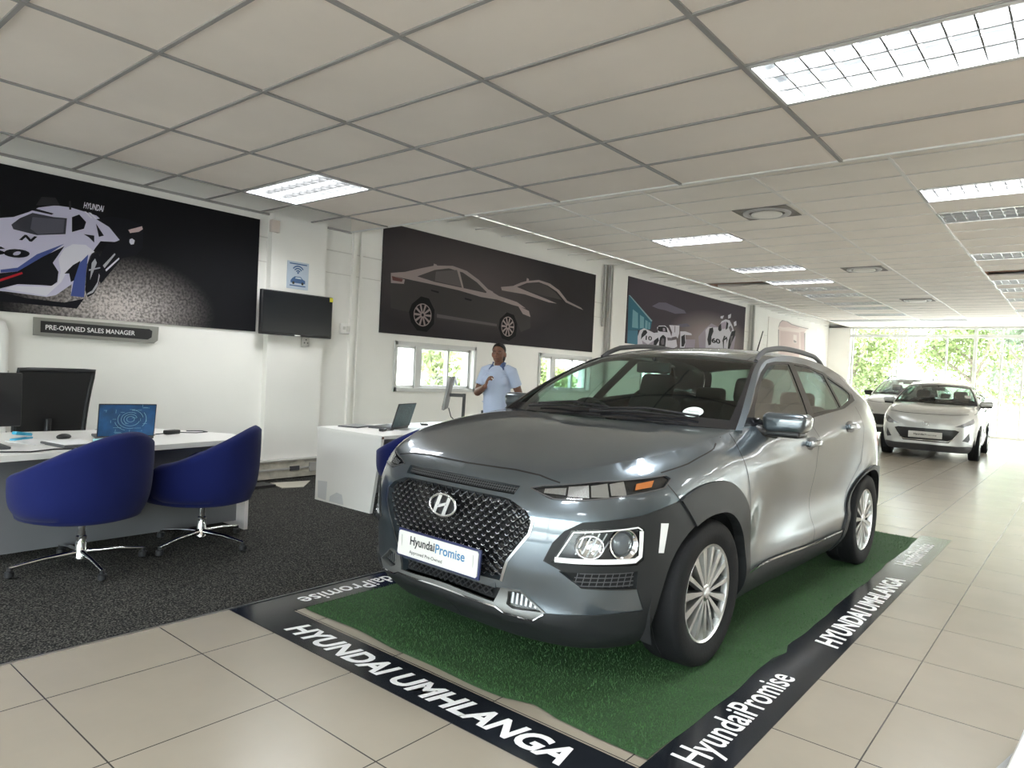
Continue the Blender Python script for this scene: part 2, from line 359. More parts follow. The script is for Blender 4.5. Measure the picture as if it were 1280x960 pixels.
mb.box(((WX + XR) / 2, YS - .006, ZN - .004), (XR - WX, .03, .012))
struct('trim_9', mb, M_TBARW)
for (a, b, c, d) in BARE:
    mb = MB(); mb.box(((a + b) / 2, (c + d) / 2, ZF + .06), (b - a, d - c, .02)); mb.box((a + .01, (c + d) / 2, ZF + .03), (.02, d - c, .06)); mb.box((b - .01, (c + d) / 2, ZF + .03), (.02, d - c, .06)); struct('ceiling_opening', mb, M_BROWN)

PROTO = {}
def troffer(c, z, lit, label, power=1.0):
    proto = PROTO.setdefault((lit, round(c[3] - c[2], 2)), [None, 0])
    a, b, y0, y1 = c; w, d = b - a - .03, y1 - y0 - .03
    r = empty('ceiling_light', ((a + b) / 2, (y0 + y1) / 2, z), 0, label, 'ceiling light', 'recessed fluorescent ceiling lights')
    if proto[0] is None:
        parts = []
        mb = MB()
        for s in (-1, 1): mb.box((s * w / 2, 0, .005), (.03, d + .03, .03)); mb.box((0, s * d / 2, .005), (w + .03, .03, .03))
        parts.append(mb.build('frame', M_FIN, r))
        mb = MB(); mb.box((0, 0, .12), (w, d, .01))
        for s in (-1, 1): mb.box((s * w / 2, 0, .06), (.01, d, .12)); mb.box((0, s * d / 2, .06), (w, .01, .12))
        parts.append(mb.build('reflector', M_REFL, r))
        mb = MB()
        for k in (1, 2): mb.box((0, -d / 2 + d * k / 3, .02), (w, .012, .045))
        for k in range(1, 10): mb.box((-w / 2 + w * k / 10, 0, .022), (.008, d, .04))
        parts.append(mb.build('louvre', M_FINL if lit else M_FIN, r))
        for k in range(3):
            mb = MB(); y = -d / 2 + d * (k + .5) / 3; mb.tube([(-w / 2 + .03, y, .085), (w / 2 - .03, y, .085)], .014, 8); parts.append(mb.build('tube', M_TUBE, r, 60))
        proto[0], proto[1] = parts, d
    else:
        for p in proto[0]:
            q = p.copy(); COL.objects.link(q); q.parent = r
    if lit:
        ld = bpy.data.lights.new('lamp', 'AREA'); ld.shape = 'RECTANGLE'; ld.size = w - .06; ld.size_y = d - .06; ld.energy = LAMP_W * power; ld.color = (.95, .98, 1.0)
        lo = bpy.data.objects.new('lamp', ld); COL.objects.link(lo); lo.parent = r; lo.location = (0, 0, .068)
    return r
for i, (c, k, _) in enumerate(NEARL):
    if i > 1 and True: pass
    lab = ['lit louvred ceiling light above the silver SUV, largest in the photo', 'lit louvred ceiling light above the wall television'][i] if i < 2 else 'added unseen louvred ceiling light filling the near room from over the entrance floor'
    troffer(c, ZN, True, lab, .8 if i == 1 else (1.5 if i == 3 else 1.0))
ORD = ['second', 'third', 'fourth', 'fifth', 'sixth', 'seventh', 'eighth', 'ninth', 'tenth']
ia = ib = 0
for (c, k) in FARL:
    if k == 'lit' and c[0] > 2: lab = 'added unseen louvred ceiling light brightening the hall from its far right side'
    elif k == 'lit': lab = 'bright lit louvred ceiling light at the start of the right-hand row of the high ceiling'
    elif c[0] > -2: ia += 1; lab = 'unlit louvred ceiling light, %s in the right-hand row of the high ceiling' % ORD[ia - 1]
    elif c[0] < -5.5: lab = 'unlit louvred ceiling light near the shopfront, closest to the left wall'
    elif c[0] > -4: lab = 'unlit louvred ceiling light near the shopfront, in the round vents\' row'
    else:
        ib += 1; lab = 'unlit louvred ceiling light, %s in the row beside the left wall' % (['first'] + ORD)[ib - 1]
    dim = c[0] < -3.5 and c[0] > -5.5 and c[2] < 14.5
    if dim: lab = lab.replace('unlit', 'dimly lit')
    troffer(c, ZF, k == 'lit' or dim, lab, 3.6 if c[0] > 2 else ((1.1 if c[2] < 10 else .4) if dim else 1.0))
M_SOOT = mat('sooty_tile', (.20, .19, .18), .8, vary=.4, vscale=5)
for i, (x, y) in enumerate(VENT):
    r = empty('air_vent', (x, y, ZF - .012), 0, ['round white ceiling air vent nearest the camera with a sooty rim', 'round white ceiling air vent, second of the row', 'round white ceiling air vent, third and farthest of the row'][i], 'air vent', 'round ceiling air vents')
    if i == 0:
        mb = MB(); mb.lathe([(.27, .006), (.265, -.014), (.235, -.022), (.205, -.01), (.20, .004)], 40); v1 = mb.build('ring', mat('vent_grey', (.5, .5, .5), .4), r, 60)
        mb = MB(); mb.lathe([(.0, -.035), (.12, -.034), (.165, -.026), (.175, -.016), (.165, -.004), (0, .0)], 40); v2 = mb.build('disc', M_TRIMW, r, 60)
        mb = MB(); mb.box((0, 0, .004), (.62, .56, .006)); v3 = mb.build('backing_plate', M_SOOT, r)
    else:
        for p in (v1, v2, v3): q = p.copy(); COL.objects.link(q); q.parent = r

# ------------------------------------------------------------------ outside
mb = MB(); mb.box((0, 60, -.12), (160, 69.8, .1)); mb.box((-32, 10, -.12), (50, 60, .1)); mb.box((31, 10, -.12), (50.5, 60, .1)); mb.box((0, -20, -.12), (60, 29.7, .1))
struct('ground', mb, mat('paving', (.40, .39, .37), .8, vary=.1, vscale=.6))
M_BARK = mat('bark', (.30, .25, .20), .9, bump=.4, bscale=20)
def leaf_mat(name, c):
    m = mat(name, c, .6, vary=.35, vscale=3.0); m.node_tree.nodes['Principled BSDF'].inputs['Subsurface Weight'].default_value = 0
    return m
def tree(x, y, h, w, n, m, label, seed, name='tree', cat='tree', trunk=True):
    rg = np.random.default_rng(seed)
    r = empty(name, (x, y, -.07), 0, label, cat, 'trees and shrubs outside')
    if trunk:
        mb = MB(); mb.tube([(0, 0, 0), (.05, .02, h * .25), (-.05, .06, h * .45), (0, 0, h * .7)], [.16, .12, .1, .05], 8)
        for k in range(6):
            a = rg.uniform(0, 6.28); z0 = h * rg.uniform(.25, .45); mb.tube([(0, 0, z0), (w * .25 * math.cos(a), w * .25 * math.sin(a), z0 + h * .15), (w * .4 * math.cos(a), w * .4 * math.sin(a), z0 + h * .33)], [.07, .05, .02], 6)
        mb.build('trunk', M_BARK, r, 60)
    k = 14 if trunk else 5; cs = []
    for i in range(k):
        a = rg.uniform(0, 6.28); q = w / 2 * rg.uniform(.1, .75); z = h * (rg.uniform(.16, .88) if trunk else rg.uniform(.2, .8)); cs.append((q * math.cos(a), q * math.sin(a), z, w * rg.uniform(.16, .27)))
    cs = np.array(cs); idx = rg.integers(0, k, n); d = rg.normal(size=(n, 3)); d /= np.linalg.norm(d, axis=1)[:, None]; rad = cs[idx, 3] * rg.uniform(.35, 1.05, n)
    P = cs[idx, :3] + d * rad[:, None]; P[:, 2] = np.maximum(P[:, 2], .08)
    A = rg.normal(size=(n, 3)); A /= np.linalg.norm(A, axis=1)[:, None]; B = np.cross(A, rg.normal(size=(n, 3))); B /= np.linalg.norm(B, axis=1)[:, None]
    s = rg.uniform(.05, .11, n)[:, None] * (1.0 if not trunk else h / 5)
    V = np.stack([P - A * s, P - B * s * .5, P + A * s, P + B * s * .5], 1).reshape(-1, 3)
    me = bpy.data.meshes.new('crown'); me.from_pydata(V.tolist(), [], [(4 * i, 4 * i + 1, 4 * i + 2, 4 * i + 3) for i in range(n)]); me.materials.append(m)
    o = bpy.data.objects.new('crown', me); COL.objects.link(o); o.parent = r
    return r
LEAF = [leaf_mat('leaf_yellow_green', (.27, .33, .13)), leaf_mat('leaf_mid_green', (.15, .23, .10)), leaf_mat('leaf_grey_green', (.22, .27, .17))]
tree(-7.5, 31, 6.0, 5.0, 6500, LEAF[0], 'yellow-green tree beyond the glass behind the red-trimmed SUV, with a forked pale trunk', 1)
tree(-3.9, 36, 6.8, 5.2, 6500, LEAF[0], 'yellow-green tree beyond the glass directly behind the parked cars', 2)
tree(-1.6, 31.5, 6.0, 3.6, 4000, LEAF[2], 'thin grey-green tree with sparse leaves right of the parked cars beyond the glass', 3)
tree(3.2, 34, 6.6, 4.8, 6000, LEAF[1], 'dense mid-green tree at the right edge of the photo beyond the glass', 4)
tree(-10.6, 35, 7.0, 5.5, 6000, LEAF[1], 'mid-green tree at the left end of the shopfront view', 5)
for i, (x, y) in enumerate([(-11.5, 8.0), (-11.5, 11.9), (-11.5, 15.4)]):
    tree(x, y, 2.3, 2.4, 3500, LEAF[0], ['rounded yellow-green shrub outside the window behind the person', 'rounded yellow-green shrub outside the window beside the windscreen', 'rounded yellow-green shrub outside the third wall window'][i], 10 + i, 'shrub', 'shrub', False)
tree(1.6, 28.6, 1.5, 2.6, 2600, LEAF[0], 'low yellow-green shrub right of the parked cars beyond the glass', 20, 'shrub', 'shrub', False)
mb = MB(); mb.box((-13.5, 10, 1.3), (.3, 30, 2.6)); mb.box((-13.3, 10, 2.62), (.7, 30, .08), 1); struct('wall_outside', mb, [mat('outside_render', (.75, .74, .70), .7), M_DTRIM])
mb = MB(); mb.box((5, 46, .45), (40, .3, .9)); mb.box((5, 45.9, .95), (40, .5, .1), 1); struct('wall_boundary', mb, [mat('boundary_render', (.7, .66, .6), .7), M_TRIMW])
r = empty('pavement_sign', (-9.6, 9.95, -.07), .3, 'black A-frame pavement sign outside the window behind the person', 'pavement sign'); mb = MB()
for s in (-1, 1):
    for q in (-.24, .24): mb.tube([(s * .28, q, 0), (0, q, 1.2)], .02, 6)
mb.tube([(0, -.24, 1.2), (0, .24, 1.2)], .02, 6); mb.build('frame', M_BLACK, r)
mb = MB(); mb.box((.125, 0, .68), (.015, .44, .7), 0, Euler((0, math.radians(-13), 0)).to_matrix()); mb.build('board', M_LETW, r)

# ------------------------------------------------------------------ wall graphics
ART = {'b1':[('lav',[(1.594,2.339),(1.737,2.38),(1.84,2.441),(1.914,2.496),(2.038,2.54),(2.151,2.546),(2.251,2.533),(2.353,2.517),(2.46,2.443),(2.562,2.342),(2.518,2.311),(2.395,2.297),(2.354,2.229),(2.314,2.147),(2.276,2.01),(2.258,1.791),(2.175,1.782),(2.18,1.885),(2.062,1.775),(1.992,1.752),(1.711,1.764),(1.611,1.764)]),('blk',[(2.354,2.485),(2.475,2.534),(2.619,2.537),(2.755,2.505),(2.755,2.296),(2.705,2.224),(2.578,2.169),(2.408,1.914),(2.37,2.023),(2.399,2.179),(2.448,2.283),(2.557,2.331),(2.461,2.435)]),('gls',[(1.725,2.316),(1.782,2.38),(1.87,2.442),(2.025,2.438),(2.125,2.448),(2.118,2.309),(1.906,2.262),(1.74,2.281)]),('gls2',[(1.871,2.407),(2.01,2.422),(2.106,2.435),(2.101,2.319),(1.913,2.272),(1.859,2.307)]),('blk',[(2.162,2.465),(2.218,2.5),(2.274,2.444),(2.259,2.382),(2.166,2.336)]),('blk',[(1.854,2.462),(1.892,2.482),(2.024,2.468),(2.009,2.454)]),('blu',[(1.663,1.937),(1.779,1.971),(1.911,2.102),(2.112,2.226),(2.065,2.181),(1.913,2.039),(1.78,1.94),(1.664,1.913)]),('blk',[(1.607,1.895),(1.78,1.94),(1.958,2.091),(2.113,2.204),(2.03,2.048),(2.075,1.978),(2.068,1.889),(2.028,1.851),(1.934,1.846),(1.783,1.834),(1.611,1.761)]),('red',[(1.609,1.821),(1.665,1.863),(1.81,1.939),(1.816,1.924),(1.666,1.842),(1.61,1.799)]),('wht',[(2.071,2.091),(2.114,2.185),(2.177,2.233),(2.277,2.244),(2.35,2.194),(2.289,2.143),(2.235,2.086),(2.148,2.01),(2.099,1.893),(1.991,1.761),(1.755,1.778),(1.696,1.785),(1.754,1.817),(2.012,1.842),(2.072,1.88),(2.091,1.984)]),('blk',[(2.12,1.969),(2.183,2.052),(2.24,2.098),(2.204,1.925),(2.172,1.902),(2.156,1.974)]),('blu',[(2.235,2.079),(2.3,2.164),(2.288,2.011),(2.279,1.781),(2.175,1.782),(2.191,1.905)]),('blk',[(2.303,2.089),(2.334,2.169),(2.375,2.191),(2.401,2.142),(2.411,2.029),(2.394,1.912),(2.356,1.822),(2.306,1.784),(2.287,1.842),(2.289,1.993)]),('gry',[(2.33,2.093),(2.356,2.135),(2.371,2.099),(2.321,1.94)]),('gry',[(2.341,1.848),(2.382,1.929),(2.391,2.007),(2.399,1.989),(2.385,1.895),(2.349,1.83),(2.3,1.802),(2.305,1.821)]),('gry',[(2.309,2.033),(2.4,2.065),(2.4,2.054),(2.31,2.018)]),('blk',[(2.257,2.335),(2.342,2.337),(2.344,2.275),(2.3,2.314)]),('blk',[(2.352,2.446),(2.42,2.351),(2.38,2.332)]),('blk',[(1.611,1.761),(1.668,1.755),(1.846,1.727),(2.0,1.722),(2.128,1.719),(2.279,1.769),(2.225,1.675),(1.817,1.679),(1.613,1.678)]),('dgr',[(1.891,2.509),(1.93,2.589),(2.033,2.604),(2.07,2.543)]),('dgr',[(2.133,2.597),(2.149,2.604),(2.155,2.528),(2.138,2.525)]),('pnk',[(2.623,2.44),(2.74,2.496),(2.749,2.47),(2.716,2.44),(2.639,2.414)]),('wht',[(2.637,2.355),(2.659,2.368),(2.682,2.353),(2.675,2.318),(2.65,2.31),(2.636,2.327)]),('gry',[(2.42,2.083),(2.513,2.207),(2.522,2.199),(2.435,2.061)]),('wht',[(2.442,2.048),(2.552,2.175),(2.556,2.162),(2.45,2.034)]),('wht',[(2.254,2.534),(2.271,2.534),(2.323,2.488),(2.31,2.485)]),('wht',[(2.288,2.533),(2.308,2.532),(2.358,2.491),(2.344,2.485)])],'b2':[('c0',[(5.748,2.48),(5.98,2.525),(6.254,2.611),(6.505,2.685),(6.847,2.73),(7.131,2.7),(7.39,2.607),(7.617,2.489),(7.847,2.427),(8.276,2.383),(8.533,2.284),(8.632,2.198),(8.647,2.008),(8.41,1.927),(8.327,2.046),(8.194,2.189),(8.003,2.201),(7.896,2.07),(7.874,1.942),(6.589,1.964),(6.543,2.088),(6.422,2.238),(6.277,2.248),(6.125,2.126),(6.079,2.016),(5.774,2.038),(5.739,2.364)]),('c1',[(5.748,2.48),(5.98,2.525),(6.254,2.611),(6.505,2.685),(6.847,2.73),(7.131,2.7),(7.39,2.607),(7.617,2.489),(7.847,2.427),(8.276,2.383),(8.506,2.306),(8.184,2.326),(7.805,2.368),(7.45,2.367),(6.988,2.408),(6.522,2.425),(6.123,2.435),(5.816,2.446)]),('c2',[(6.197,2.497),(6.509,2.626),(6.772,2.686),(7.052,2.667),(7.35,2.567),(7.607,2.435),(7.066,2.451),(6.519,2.465)]),('c3',[(6.529,2.607),(6.929,2.686),(7.045,2.463),(6.518,2.479)]),('c1',[(6.929,2.691),(6.977,2.698),(7.083,2.453),(7.05,2.449)]),('c1',[(7.554,2.437),(7.616,2.495),(7.716,2.471),(7.703,2.404),(7.605,2.399)]),('c1',[(5.748,2.48),(5.816,2.446),(5.986,2.427),(5.972,2.369),(5.756,2.354)]),('c4',[(5.767,2.444),(5.952,2.428),(5.937,2.39),(5.78,2.39)]),('c1',[(8.305,2.33),(8.585,2.273),(8.633,2.182),(8.438,2.212)]),('c3',[(6.584,2.038),(7.832,2.005),(7.835,1.969),(6.587,1.989)]),('c5',[(6.452,2.354),(6.602,2.345),(6.596,2.322),(6.461,2.334)]),('c5',[(7.108,2.32),(7.262,2.308),(7.252,2.284),(7.118,2.293)]),('c6',[(6.079,2.016),(6.125,2.126),(6.277,2.243),(6.423,2.232),(6.536,2.087),(6.537,1.897),(6.415,1.78),(6.234,1.788),(6.122,1.889)]),('c6',[(7.873,1.948),(7.895,2.085),(8.05,2.2),(8.219,2.176),(8.312,2.044),(8.293,1.856),(8.13,1.768),(7.963,1.797)]),('c1',[(7.883,2.566),(8.162,2.616),(8.351,2.693),(8.497,2.736),(8.802,2.792),(9.1,2.772),(9.369,2.693),(9.613,2.546),(10.029,2.473),(10.107,2.438),(9.969,2.453),(9.574,2.515),(9.303,2.665),(9.048,2.733),(8.805,2.757),(8.5,2.705),(8.259,2.613),(8.561,2.571),(8.985,2.517),(9.32,2.468),(9.098,2.464),(8.464,2.522),(7.909,2.518)]),('c2',[(8.355,2.64),(8.551,2.702),(8.806,2.745),(9.022,2.723),(9.277,2.639),(9.456,2.543),(8.982,2.556),(8.56,2.587)]),('c1',[(8.494,2.783),(8.545,2.771),(8.548,2.74),(8.487,2.732)]),('c1',[(6.485,2.709),(6.541,2.701),(6.543,2.68),(6.476,2.67)])],'b3':[('t0',[(11.623,2.873),(11.953,2.743),(12.333,2.572),(12.596,2.453),(12.551,2.286),(11.661,2.198)]),('t1',[(11.81,2.621),(12.019,2.562),(12.05,2.268),(11.815,2.269)]),('t1',[(12.093,2.54),(12.267,2.501),(12.281,2.296),(12.122,2.273)]),('t1',[(12.324,2.46),(12.421,2.442),(12.43,2.287),(12.323,2.285)]),('t1',[(12.451,2.431),(12.524,2.419),(12.522,2.284),(12.463,2.283)]),('t4',[(11.63,2.874),(11.676,2.879),(12.615,2.465),(12.563,2.446)]),('t2',[(11.661,2.198),(12.047,2.228),(12.066,1.851),(11.661,1.829)]),('t3',[(12.563,2.757),(12.85,2.865),(13.157,2.891),(13.575,2.85),(14.011,2.817),(14.117,2.761),(13.592,2.7),(13.13,2.731),(12.822,2.731)]),('t3',[(13.712,2.484),(14.192,2.546),(14.35,2.492),(13.91,2.434)]),('w1',[(14.136,2.186),(14.64,2.219),(14.617,1.99),(14.163,1.965)]),('w0',[(12.051,2.109),(12.126,2.234),(12.281,2.29),(12.491,2.261),(12.705,2.226),(12.875,2.249),(12.821,2.348),(12.903,2.392),(13.166,2.414),(13.307,2.366),(13.408,2.288),(13.517,2.145),(13.585,1.956),(13.403,1.924),(13.223,1.914),(13.239,2.169),(13.121,2.214),(12.973,2.151),(12.914,1.897),(12.165,1.857),(12.064,1.871)]),('k0',[(12.194,2.159),(12.266,2.244),(12.366,2.262),(12.433,2.216),(12.357,2.16),(12.24,2.102),(12.184,2.058)]),('w1',[(12.227,2.041),(12.48,1.976),(12.722,2.073),(12.774,1.993),(12.652,1.935),(12.278,1.943)]),('k0',[(12.722,2.073),(12.887,2.146),(12.937,2.086),(12.819,1.975),(12.713,1.959)]),('k0',[(12.973,2.151),(13.077,2.211),(13.192,2.187),(13.226,2.084),(13.172,1.964),(12.996,1.948),(12.941,2.045)]),('k1',[(13.071,2.148),(13.162,2.133),(13.166,2.017),(13.057,2.0),(13.018,2.071)]),('k0',[(12.862,2.368),(13.124,2.393),(13.237,2.381),(13.294,2.28),(13.181,2.282),(12.96,2.272),(12.849,2.288)]),('w1',[(13.074,2.358),(13.172,2.359),(13.188,2.297),(13.082,2.289)]),('w0',[(13.345,2.437),(13.82,2.467),(13.83,2.297),(13.771,2.184),(13.695,2.222),(13.466,2.185),(13.499,2.295)]),('k1',[(13.599,2.442),(13.632,2.445),(13.629,2.304),(13.601,2.302)]),('w0',[(13.473,2.121),(13.703,2.158),(13.768,2.009),(13.585,1.956)]),('k1',[(13.284,2.173),(13.513,2.177),(13.519,2.124),(13.313,2.111)]),('w0',[(13.873,2.344),(14.115,2.362),(14.419,2.34),(14.45,2.301),(14.124,2.285),(14.163,2.166),(14.113,1.963),(13.895,1.951),(13.896,2.148)]),('k0',[(13.933,2.239),(14.098,2.294),(14.144,2.12),(14.081,2.027),(13.969,2.021)]),('w1',[(14.788,2.298),(15.139,2.508),(15.454,2.651),(16.932,2.446),(16.851,2.112),(14.878,2.004)]),('w0',[(15.145,2.462),(15.298,2.556),(15.579,2.566),(15.865,2.589),(16.022,2.747),(16.254,2.816),(16.5,2.813),(16.707,2.681),(16.858,2.516),(16.693,2.329),(16.475,2.091),(15.201,2.022),(15.189,2.325)]),('k0',[(15.358,2.525),(15.551,2.564),(15.591,2.472),(15.494,2.346),(15.49,2.156),(15.354,2.125),(15.27,2.26)]),('k0',[(15.862,2.613),(15.999,2.697),(16.051,2.531),(15.937,2.498),(15.843,2.539)]),('w2',[(15.999,2.697),(16.26,2.768),(16.361,2.702),(16.283,2.597),(16.048,2.555)]),('k0',[(16.321,2.773),(16.437,2.733),(16.405,2.607),(16.288,2.561)]),('k0',[(16.662,2.552),(16.911,2.596),(16.869,2.441),(16.7,2.279),(16.596,2.123),(16.475,2.091),(16.507,2.317)]),('k1',[(16.617,2.424),(16.77,2.459),(16.696,2.304),(16.613,2.224)]),('k0',[(16.216,2.421),(16.31,2.403),(16.173,2.295),(16.116,2.267)]),('k0',[(16.143,2.293),(16.371,2.407),(16.442,2.337),(16.289,2.106),(16.199,2.101)]),('w0',[(16.233,2.299),(16.379,2.346),(16.35,2.109),(16.232,2.078)]),('w0',[(15.947,2.862),(16.151,2.9),(16.073,2.812),(15.953,2.814)]),('w0',[(16.392,2.927),(16.571,2.981),(16.554,2.88),(16.403,2.842)]),('w0',[(16.756,2.785),(16.91,2.836),(16.945,2.725),(16.802,2.688)]),('k1',[(16.463,2.636),(16.579,2.695),(16.705,2.605),(16.603,2.523)])],'b4':[('r0',[(19.98,2.918),(20.072,3.057),(20.252,3.139),(20.605,3.163),(21.106,3.103),(21.97,3.09),(22.7,3.09),(22.396,2.98),(22.546,2.151),(20.123,2.042)]),('r1',[(20.032,2.948),(20.112,3.047),(20.294,3.123),(20.608,3.143),(21.026,3.09),(21.884,3.076),(21.719,3.014),(21.209,2.995),(20.795,2.996),(20.441,2.954)]),('r3',[(19.98,2.918),(20.072,3.057),(20.252,3.142),(20.624,3.167),(21.106,3.106),(21.969,3.093),(22.745,3.096),(22.703,3.073),(21.929,3.07),(21.069,3.08),(20.608,3.143),(20.294,3.123),(20.113,3.045),(20.034,2.935)]),('r2',[(20.074,2.925),(20.804,2.943),(21.558,2.945),(22.432,3.033),(22.436,3.012),(21.952,2.94),(21.564,2.911),(21.057,2.907),(20.333,2.893)]),('r3',[(19.971,2.852),(20.058,2.858),(20.126,2.307),(20.057,2.303)]),('r1',[(20.147,2.838),(21.828,2.895),(21.965,2.125),(20.277,2.049)]),('r2',[(21.306,2.802),(21.625,2.81),(21.647,2.559),(21.348,2.555)]),('r3',[(21.353,2.652),(21.614,2.627),(21.622,2.579),(21.388,2.571)]),('r1',[(21.954,2.933),(22.308,2.959),(22.475,2.292),(22.116,2.274)]),('r3',[(22.316,2.916),(22.426,2.939),(22.529,2.295),(22.466,2.292)])],'b2w':[(6.321,2.0),(8.085,1.986)]}
PAL = dict(lav=(.56, .54, .70), blk=(.012, .012, .016), gls=(.05, .05, .065), gls2=(.10, .10, .13), blu=(.07, .10, .30), red=(.45, .02, .03), wht=(.70, .69, .78), gry=(.42, .42, .46), dgr=(.03, .03, .033), pnk=(.55, .42, .42),
           c0=(.060, .054, .054), c1=(.34, .28, .27), c2=(.08, .07, .07), c3=(.13, .115, .115), c4=(.14, .06, .055), c5=(.02, .02, .02), c6=(.012, .011, .012),
           t0=(.05, .16, .22), t1=(.18, .36, .42), t2=(.08, .20, .28), t3=(.15, .135, .18), t4=(.25, .38, .42), k1=(.16, .14, .16), w2=(.40, .33, .42), w0=(.62, .60, .66), k0=(.03, .03, .035), w1=(.35, .30, .36),
           r0=(.72, .62, .58), r1=(.62, .50, .48), r2=(.74, .66, .62), r3=(.35, .32, .31))
def print_mat(k): return mat('print_' + k, PAL[k], .7, spec=.12)
def backing_mat(name, dark, glow, c, rx, rz, noise=0.0):
    """printed backing: a dark picture ground with a lighter patch of floor printed on it"""
    m = mat(name, dark, .7, spec=.08); n = m.node_tree; b = n.nodes['Principled BSDF']; L = n.links.new
    tc = nd(m, 'ShaderNodeTexCoord'); mp = nd(m, 'ShaderNodeMapping'); mp.vector_type = 'TEXTURE'; mp.inputs['Location'].default_value = (WX, c[0], c[1]); mp.inputs['Scale'].default_value = (1, rx, rz)
    g = nd(m, 'ShaderNodeTexGradient'); g.gradient_type = 'SPHERICAL'; mx = nd(m, 'ShaderNodeMix'); mx.data_type = 'RGBA'
    mx.inputs['A'].default_value = (*dark, 1); mx.inputs['B'].default_value = (*glow, 1)
    mp.inputs['Location'].default_value = (WX + .02, c[0], c[1])
    L(tc.outputs['Object'], mp.inputs['Vector']); L(mp.outputs[0], g.inputs['Vector'])
    if noise:
        no = nd(m, 'ShaderNodeTexNoise'); no.inputs['Scale'].default_value = 45; no.inputs['Detail'].default_value = 3
        ma = nd(m, 'ShaderNodeMath'); ma.operation = 'MULTIPLY'; mr = nd(m, 'ShaderNodeMapRange'); mr.inputs['To Min'].default_value = 1 - noise; mr.inputs['To Max'].default_value = 1 + noise
        mr.inputs['From Min'].default_value = .35; mr.inputs['From Max'].default_value = .65
        L(tc.outputs['Object'], no.inputs['Vector']); pw = nd(m, 'ShaderNodeMath'); pw.operation = 'POWER'; pw.inputs[1].default_value = 1.6; L(g.outputs['Fac'], pw.inputs[0])
        L(no.outputs['Fac'], mr.inputs['Value']); L(pw.outputs[0], ma.inputs[0]); L(mr.outputs[0], ma.inputs[1]); L(ma.outputs[0], mx.inputs['Factor'])
    else: L(g.outputs['Fac'], mx.inputs['Factor'])
    L(mx.outputs['Result'], b.inputs['Base Color']); return m
def clip_rect(poly, y0, y1, z0, z1):
    for ax, lim, sg in ((0, y0, 1), (0, y1, -1), (1, z0, 1), (1, z1, -1)):
        out = []
        for i in range(len(poly)):
            a, b = poly[i - 1], poly[i]; da, db = (a[ax] - lim) * sg, (b[ax] - lim) * sg
            if (da < 0) != (db < 0):
                t = da / (da - db); out.append((a[0] + (b[0] - a[0]) * t, a[1] + (b[1] - a[1]) * t))
            if db >= 0: out.append(b)
        poly = out
        if not poly: return []
    return poly
def banner(name, y0, y1, z0, z1, art, bmat, label, extra=None):
    mb = MB(); mats = [bmat]; ks = []
    mb.box((WX + .008, (y0 + y1) / 2, (z0 + z1) / 2), (.016, y1 - y0, z1 - z0))
    for i, (k, poly) in enumerate(art):
        if k not in ks: ks.append(k); mats.append(print_mat(k))
        p = clip_rect(poly, y0, y1, z0, z1)
        if len(p) > 2: mb.add([(WX + .0165 + i * .00012, a, b) for a, b in p], [tuple(range(len(p)))], 1 + ks.index(k))
    if extra: extra(mb, mats)
    o = mb.build(name, mats, fix=False); tag(o, label, 'banner', 'printed banners on the left wall')
    # the printed polygons are concave: triangulate cleanly
    bm = bmesh.new(); bm.from_mesh(o.data); bmesh.ops.triangulate(bm, faces=[f for f in bm.faces if len(f.verts) > 4])
    for f in bm.faces:
        if f.normal.x < -.5 and f.calc_center_median().x > WX + .0162: f.normal_flip()
    bm.to_mesh(o.data); bm.free(); return o
def wheel_art(mb, mats, c, w, h, kl, kd):
    for k in (kl, kd):
        mats.append(print_mat(k))
    il, idk = len(mats) - 2, len(mats) - 1; X = WX + .021
    N = 28; ring = lambda s: [(X, c[0] + w * s * math.cos(2 * math.pi * i / N), c[1] + h * s * math.sin(2 * math.pi * i / N)) for i in range(N)]
    a, b = ring(.98), ring(.9); mb.add(a + b, [(i, (i + 1) % N, N + (i + 1) % N, N + i) for i in range(N)], il)
    for i in range(10):
        t = 2 * math.pi * i / 10; d = .11
        mb.add([(X, c[0] + w * r * math.cos(t + q), c[1] + h * r * math.sin(t + q)) for r, q in ((.15, -.5), (.93, -d), (.93, d), (.15, .5))], [(0, 1, 2, 3)], il)
def wall_text(s, y, z, w, h, X, k, **kw):
    def ex(mb, mats):
        mats.append(print_mat(k)); put_text(mb, s, lambda a, b: (WX + X, y + a, z + b), w, h, len(mats) - 1, **kw)
    return ex
def b1x(mb, mats):
    for e in (wall_text('HYUNDAI', 2.247, 2.56, .165, .055, .021, 'wht', bold=.02, shear=.3), wall_text('60', 1.52, 2.05, .34, .075, .021, 'blk', bold=.05, shear=.2), wall_text('N', 1.78, 2.20, .13, .05, .021, 'blk', bold=.04, shear=.4)): e(mb, mats)
banner('banner', .9, 3.93, 1.60, 2.795, ART['b1'], backing_mat('banner_black_floor', (.012, .012, .014), (.62, .56, .54), (2.55, 1.72), .95, .52, .55), 'dark banner with a white and blue race car above the manager sign', b1x)
def b2x(mb, mats):
    wheel_art(mb, mats, ART['b2w'][0], .165, .155, 'c1', 'c6'); wheel_art(mb, mats, ART['b2w'][1], .155, .155, 'c1', 'c6')
banner('banner', 5.61, 10.46, 1.715, 3.10, ART['b2'], backing_mat('banner_charcoal', (.040, .036, .039), (.12, .10, .10), (7.2, 2.55), 2.3, .8), 'dark banner with two grey sedans above the small window and the person', b2x)
def b3x(mb, mats):
    for e in (wall_text('60', 15.50, 2.20, .50, .12, .024, 'k0', bold=.04, shear=-.1), wall_text('10', 12.36, 2.06, .26, .09, .024, 'k0', bold=.03)): e(mb, mats)
